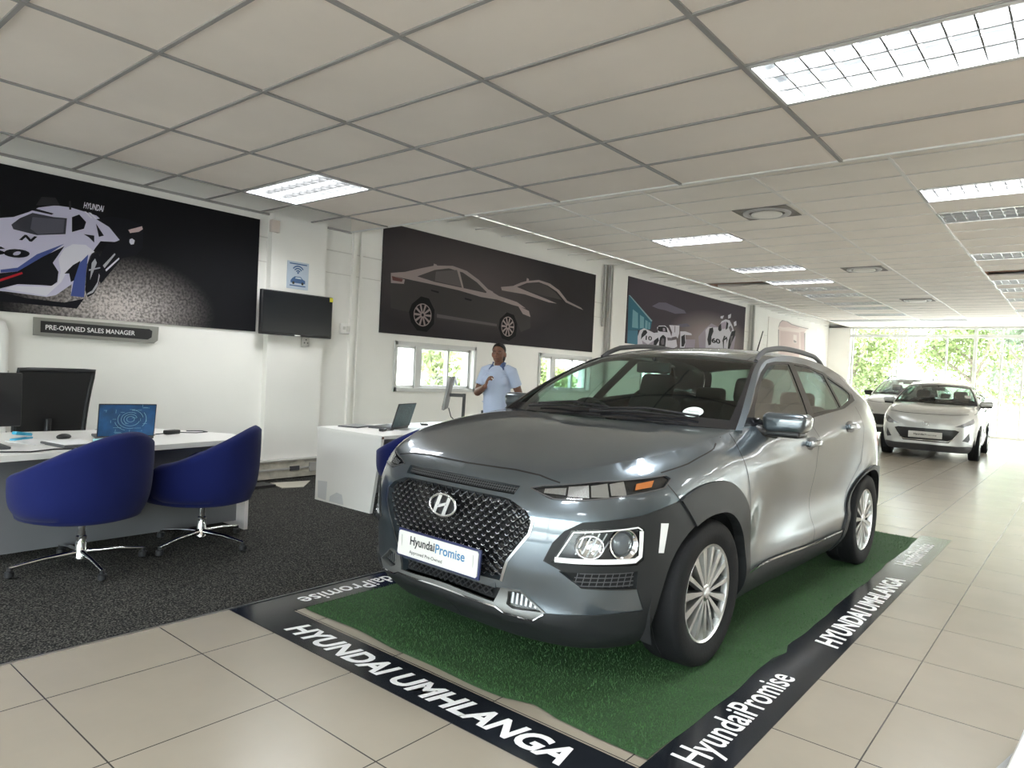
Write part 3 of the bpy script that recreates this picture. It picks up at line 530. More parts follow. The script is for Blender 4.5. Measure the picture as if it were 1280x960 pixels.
banner('banner', 11.6, 17.5, 1.95, 3.235, ART['b3'], backing_mat('banner_mauve', (.075, .062, .075), (.46, .38, .37), (15.6, 2.2), 2.4, .75), 'purple-grey banner with two white race cars above the SUV roof', b3x)
banner('banner', 19.2, 23.6, 1.9, 3.15, ART['b4'], mat('banner_pale', (.80, .76, .72), .5), 'pale washed-out banner with a reddish car rear nearest the shopfront glass')

# television, sign, poster, sockets, pipe
r = empty('television', (WX + .14, 4.345, 1.815), 0, 'black wall-mounted television with a small yellow sticker at its corner', 'television')
mb = MB(); mb.rbox((0, 0, 0), (.05, .89, .475), .008); mb.build('housing', M_BLACK, r, 40)
mb = MB(); mb.box((.0265, 0, .008), (.004, .862, .435)); mb.build('screen', mat('dark_screen', (.008, .010, .013), .15, spec=.12), r)
mb = MB(); mb.box((.029, .42, .208), (.003, .045, .045)); tag(mb.build('sticker', mat('yellow_sticker', (.75, .68, .05), .5), r), 'small yellow square sticker')
mb = MB(); mb.box((-.075, 0, 0), (.10, .3, .2)); mb.box((-.12, 0, 0), (.03, .5, .3)); mb.build('wall_bracket', M_DARKG, r)
mb = MB(); mb.box((.026, 0, -.228), (.004, .07, .008)); mb.build('badge', M_STEEL, r)
r = empty('door_sign', (WX + .02, 2.41, 1.495), 0, 'grey-framed black sign reading PRE-OWNED SALES MANAGER', 'sign')
mb = MB(); pts = [(-.51, -.075), (.47, -.085), (.505, -.055), (.51, .075), (-.51, .078)]; mb.prism(pts, 0, .02, 0, lambda x, y, z: (z, x, y)); mb.build('frame', mat('sign_grey', (.30, .30, .28), .35, metal=.5), r)
mb = MB(); pts = [(-.46, -.047), (.41, -.052), (.445, -.03), (.45, .03), (.42, .047), (-.46, .05)]; mb.prism(pts, .02, .024, 0, lambda x, y, z: (z, x, y)); mb.build('panel', M_BLACK, r)
mb = MB(); put_text(mb, 'PRE-OWNED SALES MANAGER', lambda x, y: (.0255, -.425 + x, -.022 + y), .72, .042, 0, bold=.015); mb.build('lettering', M_LETW, r)
r = empty('poster', (WX + .075, 4.375, 2.255), 0, 'small pale blue wireless notice with a car picture above the television', 'poster')
mb = MB(); mb.box((0, 0, 0), (.006, .27, .30)); mb.build('sheet', mat('pale_blue_print', (.50, .58, .68), .4), r)
mb = MB()
for q in (.035, .06, .085):
    N = 12; a = [(q * math.cos(math.pi * (.2 + .6 * i / N)), .025 + q * math.sin(math.pi * (.2 + .6 * i / N))) for i in range(N + 1)]; b = [(u * (q - .014) / q, .025 + (v - .025) * (q - .014) / q) for u, v in a]
    mb.add([(.0045, u, v) for u, v in a + b], [(i, i + 1, N + 2 + i, N + 1 + i) for i in range(N)])
mb.add([(.0045, .012 * math.cos(t), .03 + .012 * math.sin(t)) for t in [k * math.pi / 4 for k in range(8)]], [tuple(range(8))])
for pl in ([(-.09, -.06), (-.07, -.035), (-.04, -.012), (.035, -.012), (.065, -.038), (.095, -.05), (.095, -.085), (-.09, -.085)], [(-.1, -.12), (.1, -.12), (.1, -.108), (-.1, -.108)], [(-.11, .12), (.11, .12), (.11, .132), (-.11, .132)]):
    mb.add([(.0045, u, v) for u, v in pl], [tuple(range(len(pl)))])
mb.add([(.005, u, v) for u, v in [(-.035, -.035), (-.025, -.02), (.03, -.02), (.05, -.037)]], [(0, 1, 2, 3)], 1)
for cx_ in (-.055, .06): mb.add([(.005, cx_ + .016 * math.cos(t), -.085 + .016 * math.sin(t)) for t in [k * math.pi / 6 for k in range(12)]], [tuple(range(12))], 2)
mb.build('print', [mat('navy_print', (.05, .12, .28), .5), PAL and mat('pale_print', (.55, .62, .7), .5), M_BLACK], r, fix=False)
def plate(name, y, z, w, h, label, sock=True):
    r = empty(name, (WX, y, z), 0, label, 'wall socket'); mb = MB(); mb.rbox((.016, 0, 0), (.032, w, h), .006); mb.build('cover', M_WHITE, r, 40)
    mb = MB(); mb.rbox((.034, w * .18, 0), (.008, w * .3, h * .55), .002); mb.rbox((.034, -w * .2, h * .05), (.006, w * .26, h * .3), .002); mb.build('switch', mat('off_white', (.62, .60, .56), .4), r, 40)
plate('wall_socket', 5.09, 1.72, .15, .12, 'white double wall socket left of the sedan banner')
r = empty('wall_socket', (WX + .09, 4.5, 1.53), 0, 'small grey wall socket under the television', 'wall socket'); mb = MB(); mb.rbox((-.01, 0, 0), (.04, .09, .11), .005); mb.build('cover', mat('warm_grey', (.50, .48, .44), .5), r, 40)
mb = MB()
for a in ((0, .02), (-.02, -.015), (.02, -.015)): mb.box((.0115, a[0], a[1]), (.004, .012, .014))
mb.build('pin_hole', M_BLACK, r)
r = empty('junction_box', (WX + .12, 4.06, 2.74), 0, 'small pinkish junction box at the pilaster top', 'junction box'); mb = MB(); mb.rbox((-.03, 0, 0), (.05, .10, .13), .006); mb.build('housing', mat('pinkish_white', (.66, .58, .52), .5), r, 40); mb = MB(); mb.tube([(-.04, 0, .06), (-.04, 0, .13)], .012, 8); mb.build('conduit', M_TRIMW, r)
r = empty('pipe', (WX + .05, 1.69, .0), 0, 'white bent pipe on the wall at the left edge of the photo', 'pipe'); mb = MB()
mb.tube([(0, 0, .2), (0, 0, 1.44), (0, -.02, 1.49), (0, -.07, 1.52), (0, -.5, 1.52)], .035, 12); mb.build('tube', M_TRIMW, r, 60)
mb = MB(); mb.box((-.02, 0, 1.1), (.05, .09, .03)); mb.box((-.02, 0, .6), (.05, .09, .03)); mb.build('clamp', M_DTRIM, r)

# ------------------------------------------------------------------ floor graphics and turf
M_VINYL = mat('black_vinyl', (.010, .012, .016), .16, vary=.15, vscale=3)
def decal(x0, x1, y0, y1, label, lets):
    r = empty('floor_decal', ((x0 + x1) / 2, (y0 + y1) / 2, 0), 0, label, 'floor decal', 'black lettered floor decals round the turf')
    mb = MB(); mb.box((0, 0, .0015), (x1 - x0, y1 - y0, .003)); mb.build('strip', M_VINYL, r)
    for (s, ox, oy, dx, dy, ux, uy, w, h, bold, shear, m) in lets:
        mb = MB(); cx_, cy_ = (x0 + x1) / 2, (y0 + y1) / 2
        put_text(mb, s, lambda a, b: (ox + dx * a + ux * b - cx_, oy + dy * a + uy * b - cy_, .0036), w, h, 0, bold, shear); mb.build('lettering', m, r)
    return r
decal(-3.385, -.865, 1.853, 2.085, 'black floor strip lettered HYUNDAI UMHLANGA in front of the SUV bumper', [('HYUNDAI UMHLANGA', -2.96, 1.905, 1, 0, 0, 1, 1.66, .125, .035, .25, M_LETW)])
decal(-1.10, -.865, 2.085, 7.25, 'black floor strip beside the SUV, fading into glare away from the camera', [('HyundaiPromise', -.90, 2.24, 0, 1, -1, 0, .98, .16, .012, 0, M_LETW), ('HYUNDAI UMHLANGA', -.90, 3.74, 0, 1, -1, 0, 1.7, .12, .035, .2, M_LETW), ('HyundaiPromise', -.90, 5.9, 0, 1, -1, 0, .98, .16, .012, 0, M_LETW)])
decal(-3.385, -3.15, 2.085, 7.0, 'black floor strip with upside-down lettering between carpet and turf', [('HyundaiPromise', -3.345, 3.15, 0, -1, 1, 0, .95, .16, .012, 0, M_LETW), ('HYUNDAI UMHLANGA', -3.345, 5.4, 0, -1, 1, 0, 1.6, .12, .035, .2, M_LETW)])
# artificial turf
def turf_h(x, y):
    h = .012 + .006 * mnoise.noise((x * 2.2, y * 2.2, 0))
    h += .014 * max(0, 1 - abs((y - 2.75) - .5 * (x + 1.2)) / .10) * max(0, (x + 1.75) / .65) + .012 * max(0, 1 - abs(y - 3.35 - .3 * (x + 1.1)) / .08) * max(0, (x + 1.5) / .4)
    h += .02 * max(0, 1 - abs(y - 3.42) / .07) * max(0, (x + 1.22) / .12)
    return h
def edge_x(y): return -1.095 + .006 * math.sin(y * 5.1) + .003 * math.sin(y * 13.7) + (.03 * max(0, 1 - abs(y - 3.45) / .12))
def edge_y(x): return 2.145 + .012 * math.sin(x * 4.3 + 1) + .006 * math.sin(x * 11) + .03 * max(0, 1 - abs(x + 1.62) / .13)
M_TURF = mat('turf_green', (.020, .066, .016), .8, bump=.9, bscale=260, vary=.35, vscale=90)
r = empty('turf_mat', (-2.12, 4.6, 0), 0, 'green artificial turf mat under the silver SUV', 'turf mat')
NX, NY = 90, 190; P = []
for i in range(NX + 1):
    row = []
    for j in range(NY + 1):
        u, v = i / NX, j / NY; x = -3.14 + u * (edge_x(2.1 + v * 4.95) + 3.14); y0 = edge_y(x); y = y0 + v * (7.06 - y0)
        e = min(u, 1 - u, v * 2.4, (1 - v) * 2.4) * 2.04; k = min(1, e / .02)
        row.append((x + 2.12, y - 4.6, .004 + (turf_h(x, y) - .004) * k))
    P.append(row)
mb = MB(); mb.grid(P); mb.build('backing', M_TURF, r, 180)
n = 52000; bx = RNG.uniform(-3.13, -1.10, n); by = 2.12 + 4.93 * RNG.uniform(0, 1, n) ** 1.35; keep = np.array([edge_y(a) < b and a < edge_x(b) for a, b in zip(bx, by)]); bx, by = bx[keep], by[keep]; n = len(bx)
hz = np.array([turf_h(a, b) for a, b in zip(bx, by)]); an = RNG.uniform(0, 6.28, n); ln = RNG.uniform(.006, .014, n); tl = RNG.normal(0, .006, (n, 2)); w = .0016
V = np.stack([np.stack([bx - w * np.cos(an), by - w * np.sin(an), hz - .002], 1), np.stack([bx + w * np.cos(an), by + w * np.sin(an), hz - .002], 1), np.stack([bx + tl[:, 0], by + tl[:, 1], hz + ln], 1)], 1).reshape(-1, 3) - [2.12 * -1, 4.6, 0]
me = bpy.data.meshes.new('blades'); me.from_pydata(V.tolist(), [], [(3 * i, 3 * i + 1, 3 * i + 2) for i in range(n)]); me.materials.append(mat('turf_blade', (.034, .11, .025), .6, vary=.4, vscale=40))
o = bpy.data.objects.new('blades', me); COL.objects.link(o); o.parent = r; o['kind'] = 'stuff'

# ------------------------------------------------------------------ office furniture
DT = .70
def loft_top(mb, poly, z0, z1, mi=0, b=.004): mb.prism(poly, z0, z1, mi)
# manager's desk at the left: local frame, x' across (towards the wall), y' along
d1 = empty('desk', (-4.94, 2.80, 0), math.radians(0), 'white desk with grey modesty panel at the left edge of the photo', 'desk')
top = [(.34, -2.0), (.02, .03), (-.35, .06), (-.95, -.30), (-1.02, -2.0)]
mb = MB(); mb.prism(top, DT - .035, DT); mb.build('top', M_WHITE, d1)
mb = MB(); mb.prism([(-.03, -2.0), (-.06, -.02), (-.085, -.02), (-.055, -2.0)], .06, DT - .036); mb.build('modesty_panel', mat('grey_laminate', (.17, .17, .18), .4), d1)
mb = MB(); mb.prism([(.06, -.035), (.06, -.005), (-.55, -.005), (-.55, -.035)], .01, DT - .036); mb.build('end_panel', mat('pinkish_white_laminate', (.72, .66, .65), .4), d1)
mb = MB(); mb.box((-.5, -1.0, .3), (.5, .03, .6)); mb.build('inner_panel', M_DARKG, d1)
d2 = empty('desk', (-5.12, 3.88, 0), 0, 'white desk with plain white end panel beside the SUV nose', 'desk')
mb = MB(); mb.prism([(-.48, 0), (.47, 0), (.47, 1.75), (-.48, 1.75)], DT - .03, DT); mb.build('top', M_WHITE, d2)
mb = MB(); mb.prism([(-.475, .004), (.345, .004), (.46, DT - .031), (-.475, DT - .031)], 0, .03, 0, lambda x, z, y: (x, .004 + y, z)); e2 = mb.build('end_panel', M_WHITE, d2)
mb = MB()
for pl_ in ([(-.43, .03), (-.30, .02), (-.29, .20), (-.44, .19)], [(-.25, .02), (-.03, .02), (-.06, .11), (-.14, .12), (-.24, .07)]): mb.add([(x, .0032, z) for x, z in pl_], [tuple(range(len(pl_)))])
mb.build('scuff_mark', mat('grey_scuff', (.66, .655, .66), .5), e2, fix=False)
mb = MB(); mb.prism([(-.475, 0), (.345, 0), (.46, DT - .031), (-.475, DT - .031)], 1.70, 1.73, 0, lambda x, z, y: (x, y, z)); mb.build('end_panel', M_WHITE, d2)
mb = MB(); mb.box((.14, .87, .40), (.025, 1.66, .53)); mb.build('modesty_panel', mat('grey_laminate', (.17, .17, .18), .4), d2)
mb = MB(); mb.box((.465, .01, DT - .018), (.014, .02, .02)); mb.build('edge_cap', mat('brown_edge', (.2, .12, .08), .5), d2)

# blue tub chairs
def tub_chair():
    r = empty('tub_chair', (0, 0, 0)); R0, AN = .36, math.radians(132)
    ZB, ZTOP, ZARM = .345, .815, .565
    N = 40; M = 10
    def shell(ph, t, inner):
        q = abs(ph) / AN; top = ZTOP - (ZTOP - ZARM) * (3 * min(1, q * 1.02) ** 2 - 2 * min(1, q * 1.02) ** 3)
        top -= .035 * max(0, q - .93) / .07
        z = ZB + (top - ZB) * t
        rr = R0 * (.985 + .035 * math.sin(min(1, t * 1.1) * math.pi * .55)) - (.075 if inner else 0) - (.035 * (1 - t) ** 6)
        return (rr * math.cos(ph), rr * math.sin(ph) * 1.04, z)
    P = []
    for i in range(N + 1):
        ph = -AN + 2 * AN * i / N
        o_ = [shell(ph, k / M, False) for k in range(M + 1)]; i_ = [shell(ph, k / M, True) for k in range(M, -1, -1)]
        a, b = o_[-1], i_[0]; mid = [tuple((a[c] * (1 - s) + b[c] * s) + (0, 0, .028 * math.sin(math.pi * s))[c] for c in range(3)) for s in (.2, .5, .8)]
        P.append(o_ + mid + i_)
    mb = MB(); mb.grid(P, closed=True); n = len(P[0]); 
    mb.f.append(tuple(range(n))); mb.m.append(0); mb.f.append(tuple((N * n + k) for k in range(n))[::-1]); mb.m.append(0)
    mb.build('shell', M_BLUEF, r, 60)
    mb = MB(); prof = [(0, .30), (.25, .305), (.315, .325), (.325, .36), (.305, .44), (.26, .465), (0, .475)]; mb.lathe(prof, 32); 
    for k in range(len(mb.v)):
        x, y, z = mb.v[k]; mb.v[k] = (x - (.05 if x < 0 else 0) * abs(x) / .3, y, z)
    mb.build('seat', M_BLUEF, r, 60)
    mb = MB(); mb.lathe([(0, .30), (.05, .30), (.05, .285), (.022, .28), (.022, .20), (.03, .195), (.03, .085), (.034, .08), (.034, .055), (0, .055)], 20); mb.build('column', M_CHROME, r, 40)
    for k in range(4):
        a = math.radians(-25) + k * math.pi / 2; c, s = math.cos(a), math.sin(a)
        mb = MB(); mb.tube([(.02 * c, .02 * s, .095), (.20 * c, .20 * s, .085), (.36 * c, .36 * s, .062)], [.016, .013, .011], 8, ry=[.02, .014, .010]); lg = mb.build('leg', M_CHROME, r, 60)
        mb = MB(); mb.lathe([(0, .058), (.014, .058), (.014, .038), (.024, .034), (.024, .006), (.018, 0), (0, 0)], 12, c=(.355 * c, .355 * s, .008)); mb.build('glide', M_BLACK, lg, 40)
    return r
ch = tub_chair()
tc_spots = [(-4.60, 1.56, math.radians(24), 'blue tub chair with chrome star foot nearest the camera at the left desk'),
            (-4.67, 2.33, math.radians(46), 'blue tub chair with chrome star foot at the right end of the left desk'),
            (-4.44, 4.14, math.radians(-8), 'blue tub chair half hidden between the white desk and the SUV')]
for i, (x, y, a, lab) in enumerate(tc_spots):
    o = ch if i == 0 else copy_tree(ch); o.location = (x, y, .008); o.rotation_euler = (0, 0, a); tag(o, lab, 'chair', 'blue tub chairs')

# mesh-backed office chairs
def office_chair(x, y, a, label):
    r = empty('office_chair', (x, y, .008), a, label, 'chair')
    mb = MB(); P = [[(-.02 - .04 * math.sin(math.pi * j / 8) + .10 * (i / 10) ** 2, (-.5 + j / 8) * (.50 + .04 * i / 10), .58 + .56 * i / 10) for j in range(9)] for i in range(11)]
    mb.grid(P); mb.grid([[(p[0] - .012, p[1], p[2]) for p in row][::-1] for row in P]); mb.build('backrest', mat('black_mesh', (.015, .015, .016), .3, bump=.3, bscale=300), r, 60)
    mb = MB(); ed = [P[0][j] for j in range(9)] + [P[i][8] for i in range(1, 11)] + [P[10][j] for j in range(7, -1, -1)] + [P[i][0] for i in range(9, 0, -1)]; mb.tube(ed, .017, 8, closed=True); mb.build('back_frame', M_BLACK, r, 60)
    mb = MB(); mb.rbox((.28, 0, .46), (.5, .5, .09), .035); mb.build('seat', M_BLACK, r, 60)
    mb = MB(); mb.tube([(.1, 0, .42), (.0, 0, .44), (-.06, 0, .52), (-.05, 0, .75)], .025, 8); mb.build('back_support', M_BLACK, r, 60)
    for s in (-1, 1):
        mb = MB(); mb.tube([(.22, s * .24, .44), (.22, s * .3, .46), (.22, s * .3, .64)], .018, 8); mb.rbox((.24, s * .3, .655), (.25, .07, .03), .012); mb.build('armrest', M_BLACK, r, 60)
    mb = MB(); mb.tube([(.28, 0, .42), (.28, 0, .1)], .03, 10); mb.build('column', M_STEEL, r, 60)
    for k in range(5):
        t = k * 1.2566; mb = MB(); mb.tube([(.28, 0, .1), (.28 + .3 * math.cos(t), .3 * math.sin(t), .07)], [.025, .015], 8); mb.ellipsoid((.28 + .3 * math.cos(t), .3 * math.sin(t), .03), (.025, .025, .03)); mb.build('leg', M_BLACK, r, 60)
    return r
office_chair(-6.26, 1.88, math.radians(8), 'black mesh-backed office chair behind the left desk')

# laptops
def laptop(x, y, a, lid, lidcol, pattern, label):
    r = empty('laptop', (x, y, DT + .0005), a, label, 'laptop')
    mb = MB(); mb.rbox((-.125, 0, .009), (.25, .36, .018), .005); mb.build('base', M_DARKG, r, 40)
    mb = MB(); mb.box((-.12, 0, .0185), (.13, .31, .002)); mb.build('keyboard', M_BLACK, r)
    rot = Euler((0, lid, 0)).to_matrix(); mb = MB(); mb.rbox(rot @ Vector((0, 0, .125)) + Vector((0, 0, .015)), (.012, .36, .24), .004, 0, rot); lo = mb.build('lid', M_BLACK, r, 40)
    def lp(u, v, d): return rot @ Vector((d, u, .125 + v)) + Vector((0, 0, .015))
    mb = MB(); mb.add([lp(u, v, .0064) for u, v in ((-.174, -.114), (.174, -.114), (.174, .114), (-.174, .114))], [(0, 1, 2, 3)]); mb.build('cover_print', lidcol, lo, fix=False)
    mb = MB(); mb.add([lp(u, v, -.0064) for u, v in ((-.17, -.105), (.17, -.105), (.17, .11), (-.17, .11))], [(3, 2, 1, 0)]); mb.build('screen', M_BLACKG, lo, fix=False)
    mb = MB(); rg = random.Random(3); cu, cv = .02, .01
    for q, seg in ((.02, (0, 6.28)), (.035, (.3, 4.2)), (.05, (1.0, 6.0)), (.068, (2.6, 5.0)), (.068, (.2, 1.5)), (.085, (3.4, 4.4)), (.085, (5.6, 6.9))):
        N = 20; t0, t1 = seg; w = .0022
        ring = [(cu + k * math.cos(t0 + (t1 - t0) * i / N) * 1.15, cv + k * math.sin(t0 + (t1 - t0) * i / N)) for k in (q, q + w) for i in range(N + 1)]
        mb.add([lp(max(-.17, min(.17, u)), max(-.11, min(.11, v)), .0068) for u, v in ring], [(i, i + 1, N + 2 + i, N + 1 + i) for i in range(N)])
    for k in range(26):
        u, v, w, h = rg.uniform(-.16, .13), rg.uniform(-.1, .1), rg.uniform(.006, .05), .0018
        if rg.random() < .35: w, h = h, w * .6
        mb.add([lp(u + a_, v + b_, .0068) for a_, b_ in ((0, 0), (w, 0), (w, h), (0, h))], [(0, 1, 2, 3)])
    mb.build('cover_lines', pattern, lo, fix=False)
    return r
laptop(-5.22, 2.03, math.radians(-12), math.radians(14), mat('blue_lid_print', (.012, .065, .17), .35, vary=.5, vscale=9), mat('pale_cyan_print', (.25, .45, .55), .5), 'open laptop with a blue patterned lid on the left desk')
laptop(-5.13, 4.50, math.radians(21), math.radians(17), mat('teal_lid_print', (.035, .075, .085), .35, vary=.3, vscale=9), mat('grey_print', (.14, .20, .22), .5), 'open laptop with a dark teal lid on the white desk by the SUV')
# monitors
def monitor(x, y, z, a, w, h, label, arm=False, tilt=0.0):
    r = empty('monitor', (x, y, DT + .0005), a, label, 'monitor'); rot = Euler((0, tilt, 0)).to_matrix(); c = Vector((0, 0, z))
    mb = MB(); mb.rbox(c, (.03, w, h), .008, 0, rot); mb.build('housing', M_BLACK if not arm else M_GREY, r, 40)
    mb = MB(); mb.box(c + rot @ Vector((-.016, 0, .005)), (.003, w - .03, h - .04), 0, rot); mb.build('screen', M_BLACKG, r)
    mb = MB(); zt = z - .02
    if arm: mb.box((.10, 0, zt), (.17, .04, .035)); mb.tube([(.17, 0, .015), (.175, 0, zt + .02)], .018, 10)
    else: mb.box((.04, 0, z / 2), (.03, .08, z)); mb.box((.03, 0, z), (.03, .14, .12))
    mb.build('stand', M_DARKG, r)
    mb = MB(); mb.rbox((.12 if arm else .04, 0, .008), (.2, .24, .016), .005); mb.build('foot', M_DARKG, r, 40)
    return r
monitor(-5.08, 1.16, .29, math.radians(0), .40, .33, 'black monitor seen from behind at the left edge of the photo')
m2 = monitor(-5.35, 5.36, .34, math.radians(40), .46, .36, 'grey desk monitor seen edge-on next to the person', True, math.radians(10))
mb = MB(); mb.tube([(.01, 0, .18), (.04, .01, .08), (.1, .02, .03), (.2, .05, .02)], .006, 6); mb.build('cable', M_BLACK, m2, 60)

# small things on the desks
def flat_thing(name, x, y, a, build, label, cat):
    r = empty(name, (x, y, DT + .0006), a, label, cat); build(r); return r
def b_paper(r): mb = MB(); mb.prism([(-.15, -.105), (.15, -.105), (.15, .105), (-.15, .105)], 0, .004); mb.build('sheets', M_PAPER, r)
flat_thing('paper_stack', -5.25, 1.50, .3, b_paper, 'white papers lying before the black mesh chair', 'paper')
def b_note(r): mb = MB(); mb.rbox((0, 0, .009), (.30, .22, .018), .003); mb.build('cover', M_DARKG, r, 40); mb = MB(); mb.prism([(-.14, -.10), (.14, -.10), (.14, .10), (-.14, .10)], .0185, .022); mb.build('page', M_PAPER, r)
flat_thing('clipboard', -5.02, 1.62, .15, b_note, 'dark clipboard with white pages on the left desk edge', 'clipboard')
def b_stapler(r):
    M = mat('cyan_plastic', (.03, .38, .60), .3); mb = MB(); mb.rbox((0, 0, .008), (.04, .17, .014), .005); mb.build('base', M, r, 40)
    mb = MB(); mb.rbox((0, .005, .04), (.035, .16, .022), .008, 0, Euler((math.radians(-9), 0, 0)).to_matrix()); mb.build('arm', M, r, 40); mb = MB(); mb.box((0, .07, .025), (.025, .02, .03)); mb.build('hinge', M_STEEL, r)
flat_thing('stapler', -5.42, 1.46, .7, b_stapler, 'bright blue stapler on the left desk', 'stapler')
def b_notes(r):
    mb = MB(); mb.box((0, 0, .012), (.08, .08, .024)); mb.build('pad', mat('aqua_paper', (.35, .62, .66), .7), r)
flat_thing('note_pad', -5.08, 1.83, .3, b_notes, 'small aqua note pad in front of the blue laptop', 'note pad')
def b_adapter(r):
    mb = MB(); mb.rbox((0, 0, .016), (.06, .12, .032), .008); mb.build('housing', M_BLACK, r, 40); mb = MB(); mb.tube([(0, .06, .01), (.03, .12, .005), (.09, .16, .005), (.1, .27, .005), (.02, .3, .005), (-.06, .22, .005)], .004, 6); mb.tube([(0, -.06, .01), (-.04, -.12, .005), (.02, -.2, .005)], .004, 6); mb.build('cable', M_BLACK, r, 60)
flat_thing('power_adapter', -5.42, 2.44, .4, b_adapter, 'black power adapter with loose cable right of the blue laptop', 'power adapter')
def b_mouse(r):
    mb = MB(); mb.ellipsoid((0, 0, .012), (.03, .05, .022)); mb.v = [(x, y, max(0, z)) for x, y, z in mb.v]; mb.build('body', M_BLACK, r, 60)
flat_thing('mouse', -5.40, 1.70, .3, b_mouse, 'black computer mouse beside the note pad', 'mouse')
def b_keys(r):
    mb = MB(); mb.rbox((0, 0, .014), (.05, .09, .028), .010); mb.build('body', M_BLACK, r, 40); mb = MB(); mb.tube([(.02, .05, .006), (.05, .12, .005), (.03, .2, .005)], .004, 6); mb.build('cable', M_BLACK, r, 60)
flat_thing('card_reader', -4.98, 4.16, .5, b_keys, 'small black device at the near corner of the white desk', 'device')
def b_phone(r): mb = MB(); mb.rbox((0, 0, .006), (.075, .15, .012), .004); mb.build('body', M_BLACK, r, 40); mb = MB(); mb.box((0, 0, .0125), (.068, .14, .001)); mb.build('screen', M_BLACKG, r)
flat_thing('mobile_phone', -5.38, 5.05, .9, b_phone, 'black mobile phone lying right of the teal laptop', 'phone')
def b_pad(r): mb = MB(); mb.rbox((0, 0, .006), (.22, .30, .010), .003); mb.build('cover', M_DARKG, r, 40); mb = MB(); mb.box((0, 0, .012), (.19, .27, .002)); mb.build('page', M_GREY, r)
flat_thing('document_folder', -5.45, 4.22, .35, b_pad, 'dark document folder behind the teal laptop on the white desk', 'folder')
def b_cab(r): mb = MB(); mb.tube([(0, -.5, .006), (.05, -.35, .006), (-.05, -.2, .006), (.06, -.05, .006), (.02, .1, .006), (.09, .25, .006)], .005, 6); mb.build('cord', M_BLACK, r, 60)
flat_thing('cable', -4.80, 1.36, .2, b_cab, 'black cable trailing over the left desk edge', 'cable')
# strip of bare floor tile showing at the foot of the trunking
mb = MB(); mb.prism([(-.22, -.2), (.10, -.26), (.16, -.05), (-.12, .22)], 0, .006); o = mb.build('loose_tile', mat('beige_tile', (.45, .42, .35), .6)); o.location = (-6.35, 4.2, .0065); tag(o, 'loose beige floor tile on the carpet before the wall trunking', 'tile')
mb = MB(); mb.prism([(-.1, -.3), (.1, -.3), (.12, .32), (-.08, .3)], 0, .03); o = mb.build('cable_cover', M_BLACK); o.location = (-6.45, 3.60, .0065); tag(o, 'flat black cover lying on the carpet by the wall trunking', 'cover')

# pale panel cut by the corner of the view
r = empty('display_panel', (-.135, 3.06, 0), math.radians(-12), 'pale upright panel edge cut off by the bottom right corner of the photo', 'panel')
mb = MB(); mb.rbox((.10, 0, .30), (.20, .30, .60), .02); mb.v = [(x + .28 * z, y, z) for x, y, z in mb.v]; mb.build('panel', M_WHITE, r, 40); mb = MB(); mb.box((.10, 0, .012), (.24, .34, .024)); mb.build('base', M_GREY, r)
# ------------------------------------------------------------------ cars
def cr(t,ks,vs):
    """cubic hermite through knots ks (monotone), values vs (K,) or (K,n)"""
    ks=np.asarray(ks,float);vs=np.asarray(vs,float);t=np.clip(t,ks[0],ks[-1])
    h=np.diff(ks);sl=np.diff(vs,axis=0)/(h if vs.ndim==1 else h[:,None])
    m=np.zeros_like(vs);m[0]=sl[0];m[-1]=sl[-1]
    w0=h[1:]/(h[1:]+h[:-1]);w1=1-w0
    if vs.ndim>1:w0=w0[:,None];w1=w1[:,None]
    m[1:-1]=w0*sl[:-1]+w1*sl[1:]
    i=np.clip(np.searchsorted(ks,t,side='right')-1,0,len(h)-1)
    x=(t-ks[i])/h[i];hh=h[i]
    if vs.ndim>1:x=x[...,None];hh=hh[...,None]
    return ((1+2*x)*(1-x)**2)*vs[i]+x*(1-x)**2*hh*m[i]+x*x*(3-2*x)*vs[i+1]+x*x*(x-1)*hh*m[i+1]
